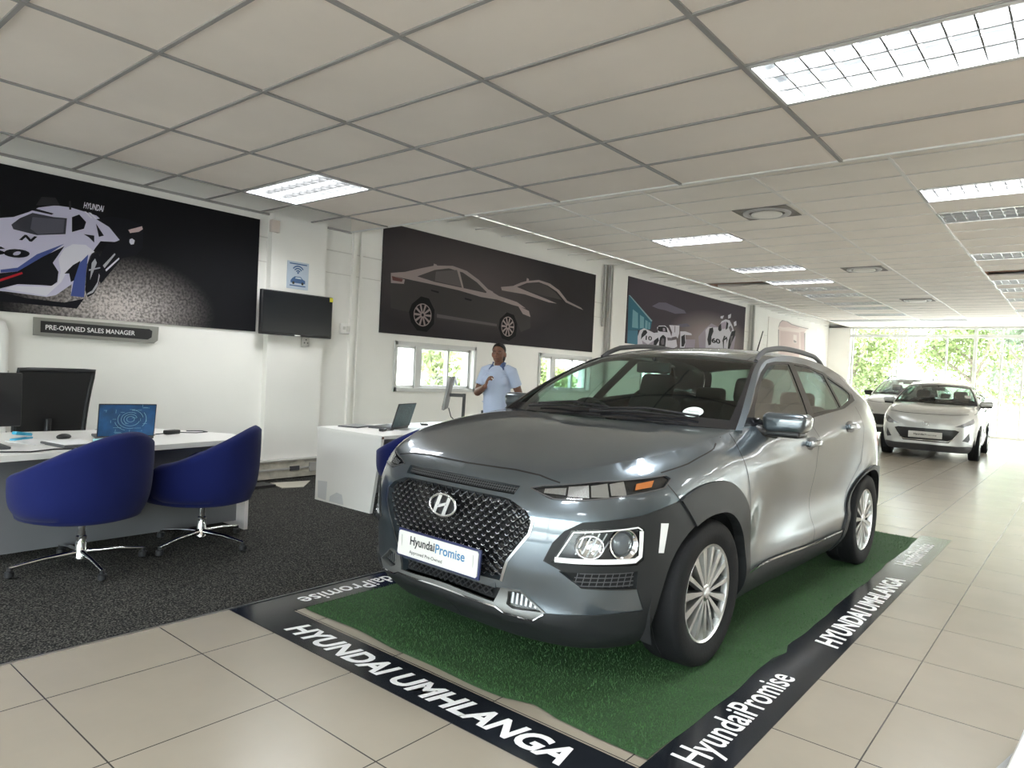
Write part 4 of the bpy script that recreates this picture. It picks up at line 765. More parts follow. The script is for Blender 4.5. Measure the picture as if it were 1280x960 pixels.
class CarSurf:
    PLAN=[(0,0),(.3,.02),(.5,.07),(.65,.15),(.75,.26),(.815,.4),(.86,.6),(.88,.85),(.887,1.2),(.885,1.55),(.888,2.3),(.888,3.0),(.888,3.45),(.865,3.8),(.80,4.0),(.68,4.1),(.4,4.155),(0,4.165)]
    # columns: (index of plan point, [(z,d)...])
    COLS=[(0,[(.15,-.16),(.2,-.12),(.29,-.02),(.37,-.03),(.5,0),(.62,-.005),(.76,-.035),(.80,-.065),(.86,-.12),(.895,-.19)]),
     (2,[(.15,-.14),(.2,-.09),(.28,-.02),(.36,-.02),(.5,0),(.62,0),(.76,-.03),(.81,-.06),(.87,-.12),(.91,-.20)]),
     (4,[(.15,-.12),(.2,-.06),(.3,-.015),(.5,0),(.65,0),(.76,-.02),(.84,-.05),(.89,-.09),(.94,-.16)]),
     (6,[(.15,-.10),(.25,-.03),(.4,0),(.6,.005),(.75,0),(.84,-.02),(.9,-.05),(.95,-.095),(.98,-.15)]),
     (7,[(.15,-.08),(.3,-.02),(.5,0),(.7,.01),(.8,0),(.88,-.02),(.94,-.05),(.99,-.09),(1.02,-.14)]),
     (8,[(.15,-.10),(.3,-.01),(.5,0),(.7,.005),(.8,-.005),(.88,-.015),(.95,-.04),(1.0,-.07),(1.04,-.10),(1.07,-.14)]),
     (9,[(.15,-.12),(.25,-.05),(.36,-.03),(.5,-.045),(.65,-.04),(.8,-.012),(.85,-.003),(.88,0),(.895,-.004),(.93,-.016),(1.0,-.04),(1.06,-.07),(1.1,-.095)]),
     (10,[(.15,-.12),(.25,-.04),(.36,-.012),(.43,-.012),(.455,-.022),(.55,-.05),(.75,-.036),(.92,-.012),(.97,-.002),(.982,0),(.995,-.004),(1.03,-.024),(1.09,-.06),(1.13,-.085)]),
     (11,[(.15,-.12),(.25,-.04),(.36,-.012),(.43,-.012),(.455,-.022),(.55,-.045),(.75,-.036),(.92,-.015),(1.01,-.002),(1.022,0),(1.035,-.003),(1.08,-.02),(1.16,-.06),(1.2,-.085)]),
     (12,[(.15,-.10),(.3,-.01),(.5,0),(.7,.01),(.9,.005),(1.03,0),(1.1,-.02),(1.18,-.06),(1.24,-.10)]),
     (14,[(.15,-.15),(.25,-.06),(.4,0),(.6,0),(.8,-.01),(.95,-.03),(1.1,-.07),(1.2,-.12)]),
     (17,[(.15,-.15),(.25,-.05),(.4,0),(.6,-.01),(.75,-.06),(.9,-.05),(1.0,-.08),(1.1,-.14)])]
    # top edge of the lower shell: (plan index, z)
    TOP=[(0,.885),(2,.893),(4,.925),(5,.948),(6,.968),(7,1.0),(8,1.045),(9,1.078),(10,1.095),(11,1.15),(12,1.205),(13,1.19),(14,1.14),(15,1.10),(17,1.06)]
    # roof centre and roof edge (y,z) by a shared parameter
    RT=[0,.5,1,1.4,2,2.6,3.0,3.15,3.6,4]
    RC=[(1.06,1.075),(1.50,1.295),(1.93,1.465),(2.3,1.522),(2.8,1.54),(3.4,1.51),(3.75,1.465),(3.84,1.445),(4.0,1.2),(4.06,1.05)]
    RE=[(1.30,1.058),(1.66,1.265),(2.05,1.43),(2.4,1.482),(2.8,1.498),(3.3,1.465),(3.6,1.415),(3.72,1.385),(3.93,1.22),(4.0,1.08)]
    def __init__(s,sx=1,sy=1,sz=1):
        s.sc=np.array([sx,sy,sz])
        P=np.array(s.PLAN,float);k=np.r_[0,np.cumsum(np.linalg.norm(np.diff(P,axis=0),axis=1))]
        t=np.linspace(0,k[-1],3000);D=cr(t,k,P)
        a=np.r_[0,np.cumsum(np.linalg.norm(np.diff(D,axis=0),axis=1))]
        s.pa,s.pd=a,D
        s.ku=np.interp(k,t,a);s.U=a[-1]
        tn=np.gradient(D,axis=0);tn/=np.linalg.norm(tn,axis=1)[:,None]
        s.pn=np.stack([tn[:,1],-tn[:,0]],1)
        s.zz=np.linspace(.1,1.3,481)
        s.tab=[np.array(cr(s.zz,*zip(*c))) for _,c in s.COLS]
        s.cu=s.ku[[i for i,_ in s.COLS]]
        s.tu=s.ku[[i for i,_ in s.TOP]];s.tz=[z for _,z in s.TOP]
    def top(s,u): return cr(np.asarray(u,float),s.tu,s.tz)
    def u_of_x(s,x): # front
        i=np.searchsorted(-s.pd[:,1]*0+s.pa,0);m=s.pd[:,1]<.6
        return np.interp(x,s.pd[m,0],s.pa[m])
    def u_of_y(s,y):
        m=(s.pd[:,0]>.5)&(s.pd[:,1]<3.99);return np.interp(y,s.pd[m,1],s.pa[m])
    def S(s,u,z,off=0.):
        u=np.asarray(u,float);z=np.asarray(z,float)
        D=np.stack([np.interp(z,s.zz,t) for t in s.tab],-1) # (...,K)
        # cubic across u per element
        K=s.cu;h=np.diff(K);sl=np.diff(D,axis=-1)/h
        m=np.concatenate([sl[...,:1]*0,(h[1:]*sl[...,:-1]+h[:-1]*sl[...,1:])/(h[1:]+h[:-1]),sl[...,-1:]*0],-1)
        uu=np.clip(u,0,s.U);i=np.clip(np.searchsorted(K,uu,side='right')-1,0,len(h)-1)
        x=(uu-K[i])/h[i];g=lambda A,j:np.take_along_axis(A,j[...,None],-1)[...,0]
        d=((1+2*x)*(1-x)**2)*g(D,i)+x*(1-x)**2*h[i]*g(m,i)+x*x*(3-2*x)*g(D,i+1)+x*x*(x-1)*h[i]*g(m,i+1)+off
        px=np.interp(uu,s.pa,s.pd[:,0]);py=np.interp(uu,s.pa,s.pd[:,1])
        nx=np.interp(uu,s.pa,s.pn[:,0]);ny=np.interp(uu,s.pa,s.pn[:,1])
        return np.stack([px+nx*d,py+ny*d,z],-1)*s.sc
    def hood(s,a,t):
        """a 0..1 along front edge -> A pillar foot, t 0..1 edge -> cowl"""
        a=np.asarray(a,float);t=np.asarray(t,float)
        ue=s.u_of_y(1.30);u=a*ue;E=s.S(u,s.top(u))/s.sc
        K=s.roof(np.zeros_like(a),a**1.25)/s.sc
        K[...,2]-=.012*(1-a)
        P=E+(K-E)*t[...,None]
        L=np.linalg.norm(K-E,axis=-1)
        bul=np.sin(np.pi*np.clip(t,0,1)**.75)*L*.032
        rid=.010*np.exp(-((a-.62-.03*t)/.07)**2)*np.sin(np.pi*np.clip(t,0,1))**.6
        P[...,2]+=bul+rid
        return P*s.sc
    def roof(s,t,a):
        t=np.asarray(t,float);a=np.asarray(a,float)
        C=cr(t,s.RT,s.RC);E=cr(t,s.RT,s.RE)
        xe=s.gx(E[...,0],E[...,1])
        return np.stack([a*xe,C[...,0]+(E[...,0]-C[...,0])*a**2.2,C[...,1]+(E[...,1]-C[...,1])*a**2.4],-1)*s.sc
    @staticmethod
    def gx(y,z):
        q=np.maximum(z-1.06,-.05)
        return .822-.42*q-.42*q*q-.05*np.maximum(y-2.7,0)**2-.06*np.maximum(1.7-y,0)**2
    def G(s,y,z,off=0.):
        y=np.asarray(y,float);z=np.asarray(z,float)
        return np.stack([s.gx(y,z)+off,y,z],-1)*s.sc

def inpoly(p, poly):
    x, y = p; r = False; n = len(poly); j = n - 1
    for i in range(n):
        xi, yi = poly[i]; xj, yj = poly[j]
        if (yi > y) != (yj > y) and x < (xj - xi) * (y - yi) / (yj - yi) + xi: r = not r
        j = i
    return r
def cut_faces(faces, regions):
    """split the flat faces along every region outline, then sort them into the first region that holds their centre"""
    for name, poly in regions:
        for i in range(len(poly)):
            a, b = poly[i - 1], poly[i]; dx, dy = b[0] - a[0], b[1] - a[1]; L = math.hypot(dx, dy)
            if L < 1e-6: continue
            nx, ny = -dy / L, dx / L; x0, x1, y0, y1 = min(a[0], b[0]), max(a[0], b[0]), min(a[1], b[1]), max(a[1], b[1])
            out = []
            for f in faces:
                xs = [p[0] for p in f]; ys = [p[1] for p in f]
                if max(xs) <= x0 - 1e-6 or min(xs) >= x1 + 1e-6 or max(ys) <= y0 - 1e-6 or min(ys) >= y1 + 1e-6: out.append(f); continue
                d = [(p[0] - a[0]) * nx + (p[1] - a[1]) * ny for p in f]
                if max(d) < 1e-5 or min(d) > -1e-5: out.append(f); continue
                A, B = [], []
                for k in range(len(f)):
                    p, q, dp, dq = f[k - 1], f[k], d[k - 1], d[k]
                    if (dp > 1e-7 and dq < -1e-7) or (dp < -1e-7 and dq > 1e-7):
                        t = dp / (dp - dq); c = (p[0] + (q[0] - p[0]) * t, p[1] + (q[1] - p[1]) * t); A.append(c); B.append(c)
                    if dq >= -1e-7: A.append(q)
                    if dq <= 1e-7: B.append(q)
                if len(A) > 2: out.append(A)
                if len(B) > 2: out.append(B)
            faces = out
    res = {}
    for f in faces:
        c = (sum(p[0] for p in f) / len(f), sum(p[1] for p in f) / len(f)); key = 'body'
        for name, poly in regions:
            if inpoly(c, poly): key = name; break
        res.setdefault(key, []).append(f)
    return res
def surf_obj(name, pieces, mats, parent, label=None):
    """pieces: (faces2d, fn(u,v,off), off, rim, side, material index). One mesh with normals taken from the surface itself."""
    V, F, N, MI = [], [], [], []
    for faces, fn, off, rim, side, mi in pieces:
        if not faces: continue
        idx = {}; pts = []
        def vid(p):
            k = (round(p[0], 5), round(p[1], 5))
            if k not in idx: idx[k] = len(pts); pts.append(p)
            return idx[k]
        fs = []
        for f in faces:
            q = []
            for p in f:
                i = vid(p)
                if not q or q[-1] != i: q.append(i)
            if len(q) > 1 and q[0] == q[-1]: q.pop()
            if len(q) > 2: fs.append(q)
        A = np.array(pts); h = 1.5e-3
        P = fn(A[:, 0], A[:, 1], off)
        du = fn(A[:, 0] + h, A[:, 1], off) - fn(A[:, 0] - h, A[:, 1], off); dv = fn(A[:, 0], A[:, 1] + h, off) - fn(A[:, 0], A[:, 1] - h, off)
        n = np.cross(du, dv); ln = np.linalg.norm(n, axis=1); n = n / np.maximum(ln, 1e-12)[:, None]; n[ln < 1e-10] = (0, 0, 1)
        if side < 0: P = P * [-1, 1, 1]; n = n * [-1, 1, 1]
        b = len(V); V += P.tolist()
        for q in fs:
            if side < 0: q = q[::-1]
            F.append([b + i for i in q]); N += [tuple(n[i]) for i in q]; MI.append(mi)
        if rim:
            cnt = {}
            for q in fs:
                for i in range(len(q)):
                    cnt[(q[i - 1], q[i])] = 1
            P2 = P - n * rim
            for (i, j) in list(cnt):
                if (j, i) in cnt: continue
                b2 = len(V); V += [P[j].tolist(), P[i].tolist(), P2[i].tolist(), P2[j].tolist()]
                q = [0, 1, 2, 3] if side > 0 else [3, 2, 1, 0]
                F.append([b2 + k for k in q]); a_ = P[i] - P[j]; c_ = P2[j] - P[j]; nn = np.cross(a_, c_); l = np.linalg.norm(nn); nn = nn / l if l > 1e-12 else n[i]
                if side < 0: nn = -nn
                N += [tuple(nn)] * 4; MI.append(mi)
    me = bpy.data.meshes.new(name); me.from_pydata(V, [], F)
    for m in (mats if isinstance(mats, (list, tuple)) else [mats]): me.materials.append(m)
    me.polygons.foreach_set('material_index', MI); me.polygons.foreach_set('use_smooth', [True] * len(F)); me.update()
    if len(N) == len(me.loops): me.normals_split_custom_set(N)
    o = bpy.data.objects.new(name, me); COL.objects.link(o); o.parent = parent
    if label: o['label'] = label
    return o
def ribbon(mb, fn, pts, w, off, side, mi=0, step=.03):
    q = []
    for a, b in zip(pts, pts[1:]):
        k = max(1, int(math.hypot(b[0] - a[0], b[1] - a[1]) / step)); q += [(a[0] + (b[0] - a[0]) * i / k, a[1] + (b[1] - a[1]) * i / k) for i in range(k)]
    q.append(pts[-1]); A = np.array(q); t = np.gradient(A, axis=0); t /= np.maximum(np.linalg.norm(t, axis=1), 1e-9)[:, None]; n = np.stack([-t[:, 1], t[:, 0]], 1) * w / 2
    L = fn(A[:, 0] + n[:, 0], A[:, 1] + n[:, 1], off); R = fn(A[:, 0] - n[:, 0], A[:, 1] - n[:, 1], off)
    if side < 0: L = L * [-1, 1, 1]; R = R * [-1, 1, 1]
    k = len(A); mb.add(L.tolist() + R.tolist(), [(i, k + i, k + i + 1, i + 1) for i in range(k - 1)], mi)
def frame_at(fn, u, v, side):
    A = np.array([u]); B = np.array([v]); h = 2e-3; p = fn(A, B, 0)[0]
    du = (fn(A + h, B, 0) - fn(A - h, B, 0))[0]; dv = (fn(A, B + h, 0) - fn(A, B - h, 0))[0]
    if side < 0: p, du, dv = [q * np.array([-1, 1, 1]) for q in (p, du, dv)]
    p, du, dv = Vector(p), Vector(du).normalized(), Vector(dv); n = du.cross(dv).normalized() * (1 if side > 0 else -1); dv = dv.normalized()
    return p, du, dv, n

M_LINER = mat('wheel_liner', (.008, .008, .009), .9)
M_GAP = mat('panel_gap', (.006, .006, .007), .8)
M_CLAD = mat('cladding', (.018, .019, .020), .5, spec=.28, bump=.06, bscale=300)
M_ALLOY = mat('alloy', (.50, .50, .49), .3, metal=1.0)
M_SEAT = mat('dark_seat_cloth', (.02, .02, .022), .8)
M_AMBER = mat('amber_lens', (.42, .13, .03), .25)
M_LAMPW = mat('lamp_white', (.80, .80, .80), .25)
M_RED = mat('tail_red', (.35, .01, .01), .2)

def make_wheel(root, x, y, rad, width, side, spokes=15, detail=True):
    w = empty('wheel', (x, y, rad)); w.parent = root; k = rad / .334
    hw = width / 2; s = side
    ri = .222 * k
    mb = MB(); mb.lathe([(ri, -hw * .9 * s), (rad * .86, -hw * s), (rad * .965, -hw * .93 * s), (rad, -hw * .7 * s), (rad * 1.0, -hw * .1 * s), (rad * .992, -hw * .08 * s), (rad * .992, -hw * .02 * s), (rad, 0), (rad, hw * .7 * s), (rad * .965, hw * .93 * s), (rad * .90, hw * 1.0 * s), (rad * .80, hw * .99 * s), (rad * .70, hw * .93 * s), (ri, hw * .86 * s)], 48, 0, 'x'); mb.build('tyre', M_RUBBER, w, 50)
    mb = MB(); mb.lathe([(ri * 1.03, hw * .84 * s), (ri * 1.0, hw * .90 * s), (ri * .955, hw * .86 * s), (ri * .93, hw * .6 * s), (ri * .9, -hw * .7 * s)], 48, 0, 'x', mis=[0, 0, 0, 1]); rim = mb.build('rim', [M_ALLOY, M_LINER], w, 50)
    mb = MB(); mb.lathe([(0, .0), (ri * .92, .0)], 32, 0, 'x', c=(-.3 * hw * s, 0, 0)); mb.lathe([(.06 * k, .02 * s), (.135 * k, .02 * s)], 32, 1, 'x', c=(.0, 0, 0)); mb.build('brake_disc', [M_LINER, mat('disc_steel', (.25, .24, .23), .4, metal=.8)], w)
    if detail:
        for i in range(spokes):
            a = 2 * math.pi * i / spokes + .1; mb = MB(); c, sn = math.cos(a), math.sin(a)
            def P(r, t, d): return (d * s, r * c - t * sn, r * sn + t * c)
            r0, r1 = .034 * k, ri * .975; w0, w1 = .0065 * k, .0145 * k; d0, d1 = hw * .80, hw * .84
            wd = w1 * (1.25 if i % 3 else .8)
            vs = [P(r0, -w0, d0), P(r0, w0, d0), P(r1, wd, d1), P(r1, -wd, d1), P(r0, -w0 * 1.5, d0 - .03), P(r0, w0 * 1.5, d0 - .03), P(r1, wd * 1.3, d1 - .03), P(r1, -wd * 1.3, d1 - .03)]
            mb.add(vs, [(0, 1, 2, 3), (0, 4, 5, 1), (1, 5, 6, 2), (2, 6, 7, 3), (3, 7, 4, 0), (7, 6, 5, 4)]); mb.build('spoke', M_ALLOY, w)
        mb = MB(); mb.lathe([(.042 * k, hw * .66 * s), (.040 * k, hw * .80 * s), (.030 * k, hw * .83 * s), (.028 * k, hw * .87 * s), (.02 * k, hw * .885 * s), (0, hw * .89 * s)], 24, 0, 'x'); mb.build('hub_cap', M_STEEL, w, 50)
    else:
        mb = MB()
        for i in range(5):
            for q in (-.16, .16):
                a = 2 * math.pi * i / 5; c, sn = math.cos(a), math.sin(a); c2, s2 = math.cos(a + q), math.sin(a + q)
                mb.tube([(hw * .75 * s, .03 * c, .03 * sn), (hw * .82 * s, ri * .96 * c2, ri * .96 * s2)], [.02, .016], 6)
        mb.lathe([(0, hw * .9 * s), (.045 * k, hw * .88 * s), (.05 * k, hw * .6 * s)], 16, 0, 'x'); mb.build('spoke', M_ALLOY, w, 40)
    return w

def fine(pts, k=3):
    q = np.array(pts, float); d = np.r_[0, np.cumsum(np.linalg.norm(np.diff(q, axis=0), axis=1))]
    t = np.unique(np.concatenate([d] + [d[:-1] + (d[1:] - d[:-1]) * i / k for i in range(1, k)]))
    return [tuple(map(float, p)) for p in cr(t, d, q)]
def build_car(root, cs, paint, front_regions, wheels_y, rad, opts):
    """front_regions: [(name, polygon)] on the wrapped lower shell (u along the plan outline, z up), near half; mirrored for the other half"""
    sx, sy, sz = cs.sc
    Sf = lambda u, z, off: cs.S(u, z, off)
    UF = lambda y: float(cs.u_of_y(y))
    arch = []
    for k, yw in enumerate(wheels_y):
        pts = [(-.42, .10), (-.395, .28), (-.37, .40), (-.32, .53), (-.21, .64), (-.09, .69), (.03, .703), (.14, .69), (.24, .635), (.32, .55), (.37, .44), (.39, .30), (.40, .10)]
        if k: pts = [(-.45, .10), (-.435, .30), (-.38, .46), (-.31, .56), (-.21, .64), (-.09, .69), (.03, .703), (.14, .69), (.24, .635), (.32, .55), (.37, .44), (.39, .30), (.40, .10)]
        arch.append([(UF(yw + a), b) for a, b in fine(pts)])
    regs = [('void', arch[0]), ('void', arch[1])] + front_regions
    faces = []
    us = np.unique(np.concatenate([np.arange(0, cs.U, .045), [cs.U]])); nv = 26; zb = .16
    for u0, u1 in zip(us, us[1:]):
        for j in range(nv):
            q = []
            for uu, jj in ((u0, j), (u1, j), (u1, j + 1), (u0, j + 1)):
                t = float(cs.top(uu)); q.append((float(uu), zb + (t - zb) * jj / nv))
            faces.append(q)
    R = cut_faces(faces, regs)
    both = lambda nm, off, rim, mi=0: [(R.get(nm, []), Sf, off, rim, s, mi) for s in (1, -1)]
    # hood and roof grids
    NA, NT = 34, 26
    Hf = lambda a, t, off: cs.hood(np.clip(a, 0, 1), t) + np.array([0, 0, off])
    hood_faces = [[(i / NA, j / NT), ((i + 1) / NA, j / NT), ((i + 1) / NA, (j + 1) / NT), (i / NA, (j + 1) / NT)] for i in range(NA) for j in range(NT)]
    def Rf(a, t, off):
        P = cs.roof(t, np.clip(a, 0, 1)); 
        if off: P = P + np.array([0, -.5, .8]) * off
        return P
    ts = np.unique(np.concatenate([np.linspace(0, 1, 13), np.linspace(1, 3, 17), np.linspace(3, 3.15, 3), np.linspace(3.15, 4, 11)])); aa = list(np.linspace(0, 1, 15))
    roof_faces = [[(float(a0), float(t0)), (float(a1), float(t0)), (float(a1), float(t1)), (float(a0), float(t1))] for a0, a1 in zip(aa, aa[1:]) for t0, t1 in zip(ts, ts[1:])]
    RR = cut_faces(roof_faces, [('windscreen', [(-.01, .10), (.915, .10), (.93, .5), (.93, .955), (.85, .965), (-.01, .97)]), ('frit', [(-.01, -.01), (.965, -.01), (.958, .5), (.955, .995), (.9, 1.0), (-.01, 1.0)]), ('rear_glass', [(-.01, 3.17), (.9, 3.17), (.92, 3.85), (-.01, 3.85)])])
    # side upper surface
    YA, YZ = 1.30, 3.96
    ey = [p[0] for p in cs.RE]; ez = [p[1] for p in cs.RE]; tt = np.linspace(0, 4, 400); E = cr(tt, cs.RT, cs.RE)
    zr = lambda y: np.interp(y, E[:, 0], E[:, 1])
    zbf = lambda y: cs.top(np.interp(y, cs.pd[(cs.pd[:, 0] > .3) & (cs.pd[:, 1] > .5) & (cs.pd[:, 1] < 4.05), 1], cs.pa[(cs.pd[:, 0] > .3) & (cs.pd[:, 1] > .5) & (cs.pd[:, 1] < 4.05)]))
    mm = (cs.pd[:, 0] > .3) & (cs.pd[:, 1] > .5) & (cs.pd[:, 1] < 4.05)
    def Gf(y, z, off):
        y = np.asarray(y, float); z = np.asarray(z, float); u = np.interp(y, cs.pd[mm, 1], cs.pa[mm]); b = cs.top(u); xb = cs.S(u, b)[..., 0] / sx
        k = np.clip((z - b) / .22, 0, 1); x = cs.gx(y, z); x = x + (xb - cs.gx(y, b)) * (1 - k) ** 1.5
        P = np.stack([x + off, y, z], -1) * cs.sc
        return P
    ys = np.arange(YA, YZ + .001, .0475); ng = 10; gf = []
    for y0, y1 in zip(ys, ys[1:]):
        for j in range(ng):
            q = []
            for yy, jj in ((y0, j), (y1, j), (y1, j + 1), (y0, j + 1)):
                b, t = float(zbf(yy)), float(zr(yy)); t = max(t, b + .001); q.append((float(yy), b + (t - b) * jj / ng))
            gf.append(q)
    W1 = [(1.50, 1.095), (2.20, 1.112), (2.30, 1.125), (2.50, 1.438), (2.30, 1.432), (2.12, 1.412), (1.92, 1.350), (1.72, 1.265), (1.57, 1.175)]
    W2 = [(2.40, 1.128), (2.93, 1.165), (3.13, 1.385), (2.85, 1.428), (2.60, 1.438)]
    W3 = [(2.97, 1.172), (3.27, 1.225), (3.36, 1.262), (3.33, 1.30), (3.18, 1.372)]
    MIR = [(1.36, 1.075), (1.49, 1.088), (1.56, 1.175), (1.42, 1.09)]
    FR = [(1.36, 1.070), (2.2, 1.092), (3.0, 1.158), (3.32, 1.212), (3.41, 1.255), (3.36, 1.325), (3.19, 1.405), (2.85, 1.447), (2.5, 1.455), (2.28, 1.447), (2.10, 1.427), (1.9, 1.365), (1.70, 1.28), (1.54, 1.185)]
    BP = [(2.27, 1.09), (2.43, 1.09), (2.63, 1.47), (2.47, 1.47)]
    GR = cut_faces(gf, [('door_glass', W1), ('rear_door_glass', W2), ('quarter_glass', W3), ('black', FR)])
    for s in (1, -1): pass
    gb = lambda nm, off, rim, mi=0: [(GR.get(nm, []), Gf, off, rim, s, mi) for s in (1, -1)]
    shell = both('body', 0, .045) + [(RR.get('body', []), Rf, 0, .02, s, 0) for s in (1, -1)] + gb('body', 0, .02) + gb('black', .0, .02, 1) + [(RR.get('frit', []), Rf, 0, .0, s, 1) for s in (1, -1)]
    surf_obj('body_shell', shell, [paint, M_BLACKG], root)
    surf_obj('bonnet', [(hood_faces, Hf, 0, 0, s, 0) for s in (1, -1)], paint, root)
    for nm in R:
        if nm.startswith('door_'): 
            for s in (1, -1):
                o = surf_obj('door', [(R[nm], Sf, 0, .03, s, 0)], paint, root); o['label'] = ('front' if 'front' in nm else 'rear') + ' door'
                hy = opts['handles'][0 if 'front' in nm else 1]; p, du, dv, n = frame_at(Sf, UF(hy[0]), hy[1], s)
                mb = MB(); rot = Matrix((du, dv, n)).transposed()
                mb.rbox(p + n * .022 + du * .0, (.20, .035, .018), .008, 0, rot); mb.rbox(p + n * .008 - du * .085, (.025, .03, .03), .006, 0, rot); mb.rbox(p + n * .008 + du * .085, (.025, .03, .03), .006, 0, rot)
                mb.build('handle', paint, o, 50)
                mb = MB(); mb.ellipsoid((0, 0, 0), (.085, .042, .005), n=20); mb.v = [tuple(p + du * a + dv * b + n * (c + .002)) for a, b, c in mb.v]; mb.build('handle_recess', M_DARKG, o, 60)
    surf_obj('windscreen', [(RR.get('windscreen', []), Rf, 0, 0, s, 0) for s in (1, -1)], opts.get('wsglass', M_CARGL), root)
    surf_obj('rear_window', [(RR.get('rear_glass', []), Rf, 0, 0, s, 0) for s in (1, -1)], M_CARGL, root)
    for nm, lab in (('door_glass', 'front side window'), ('rear_door_glass', 'rear side window'), ('quarter_glass', 'small quarter window')):
        for s in (1, -1): o = surf_obj('side_window', [(GR.get(nm, []), Gf, -.004, 0, s, 0)], M_PRIV if s > 0 else M_CARGL, root); o['label'] = lab
    # wheels, liners, floor pan
    for yw in wheels_y:
        for s in (1, -1):
            make_wheel(root, s * opts['track'] / 2, yw * sy, rad, opts['tyre_w'], s, detail=opts.get('detail', True))
            mb = MB(); cx_ = s * .56 * sx; xo = s * (.83 if yw < 2 else .85) * sx; cy_, cz_ = yw * sy, rad
            mb.lathe([(.0, cx_), (.40, cx_), (.43, xo)], 30, 0, 'x', c=(0, cy_, cz_), a0=-.35, a1=math.pi + .35); mb.build('wheel_liner', M_LINER, root)
    mb = MB(); mb.box((0, 2.15 * sy, .24), (1.02 * sx, 3.7 * sy, .10)); 
    for y0, y1 in ((.24, .42), (1.36, 2.9), (3.75, 3.95)): mb.box((0, (y0 + y1) / 2 * sy, .26), (1.56 * sx if y0 > .3 and y0 < 3.5 else 1.0 * sx, (y1 - y0) * sy, .12))
    mb.box((0, .62 * sy, .55), (1.0 * sx, .7 * sy, .5)); mb.build('underbody', M_LINER, root)
    return dict(R=R, S=Sf, G=Gf, RF=Rf, H=Hf, UF=UF, both=both, R2=RR)

def cabin(root, cs, wheel_side=-1):
    sx, sy, sz = cs.sc; Y = lambda y: y * sy; Z = lambda z: z * sz
    mb = MB(); mb.rbox((0, Y(1.36), Z(.94)), (1.38 * sx, .52, .14), .05); mb.rbox((0, Y(1.55), Z(.80)), (1.36 * sx, .30, .22), .05); mb.rbox((wheel_side * .38, Y(1.50), Z(1.03)), (.34, .22, .08), .03); mb.rbox((0, Y(1.62), Z(.99)), (.24, .03, .15), .012)
    mb.build('dashboard', M_BLACK, root, 50)
    mb = MB(); c = Vector((wheel_side * .38, Y(1.72), Z(.98))); rot = Euler((math.radians(-65), 0, 0)).to_matrix()
    mb.tube([c + rot @ Vector((.18 * math.cos(t), .18 * math.sin(t), 0)) for t in [k * 2 * math.pi / 28 for k in range(28)]], .015, 8, closed=True); mb.rbox(c, (.12, .10, .03), .012, 0, rot); mb.tube([c + rot @ Vector((-.17, 0, 0)), c + rot @ Vector((.17, 0, 0))], .014, 6); mb.tube([c + rot @ Vector((0, -.17, 0)), c], .014, 6)
    mb.build('steering_wheel', M_BLACK, root, 60)
    for x in (-.37, .37):
        mb = MB(); tl = Euler((math.radians(-18), 0, 0)).to_matrix(); mb.rbox((x * sx, Y(2.08), Z(.60)), (.50, .52, .16), .06); mb.rbox((x * sx, Y(2.42), Z(.88)), (.48, .16, .60), .06, 0, tl, taper=(.82, 1)); st = mb.build('seat', M_SEAT, root, 60)
        mb = MB(); mb.rbox((x * sx, Y(2.52), Z(1.24)), (.26, .12, .19), .045, 0, tl); mb.tube([(x * sx - .06, Y(2.5), Z(1.1)), (x * sx - .06, Y(2.52), Z(1.2))], .008, 6); mb.tube([(x * sx + .06, Y(2.5), Z(1.1)), (x * sx + .06, Y(2.52), Z(1.2))], .008, 6); mb.build('headrest', M_SEAT, st, 60)
    mb = MB(); mb.rbox((0, Y(3.0), Z(.62)), (1.2 * sx, .5, .2), .06); mb.rbox((0, Y(3.32), Z(.90)), (1.2 * sx, .14, .5), .05, 0, Euler((math.radians(-15), 0, 0)).to_matrix()); st = mb.build('rear_seat', M_SEAT, root, 60)
    for x in (-.36, .36): mb = MB(); mb.rbox((x * sx, Y(3.42), Z(1.18)), (.26, .09, .13), .035); mb.build('headrest', M_SEAT, st, 60)
    mb = MB(); P = [[tuple(cs.roof(np.array(1.04 + 2.0 * i / 12), np.array(abs(a))) * np.array([math.copysign(1, a) * .97, 1, 1]) - np.array([0, 0, .035])) for a in np.linspace(-.96, .96, 15)] for i in range(13)]; mb.grid(P); mb.build('headliner', mat('dark_headliner', (.05, .05, .05), .9), root, 180)
    mb = MB()
    for s in (-1, 1): mb.box((s * .775 * sx, Y(2.4), Z(.70)), (.04, 2.1 * sy, .60 * sz))
    mb.box((0, Y(3.85), Z(.62)), (1.35 * sx, .05, .75 * sz)); mb.box((0, Y(2.5), Z(.31)), (1.5 * sx, 2.6 * sy, .03)); mb.box((0, Y(1.1), Z(.66)), (1.40 * sx, .04, .56 * sz)); mb.build('cabin_trim', M_BLACK, root)
    mb = MB(); mb.rbox((0, Y(1.80), Z(1.37)), (.24, .03, .07), .012); mb.tube([(0, Y(1.80), Z(1.38)), (0, Y(1.80), Z(1.435))], .01, 6); mb.build('rear_view_mirror', M_BLACK, root, 50)

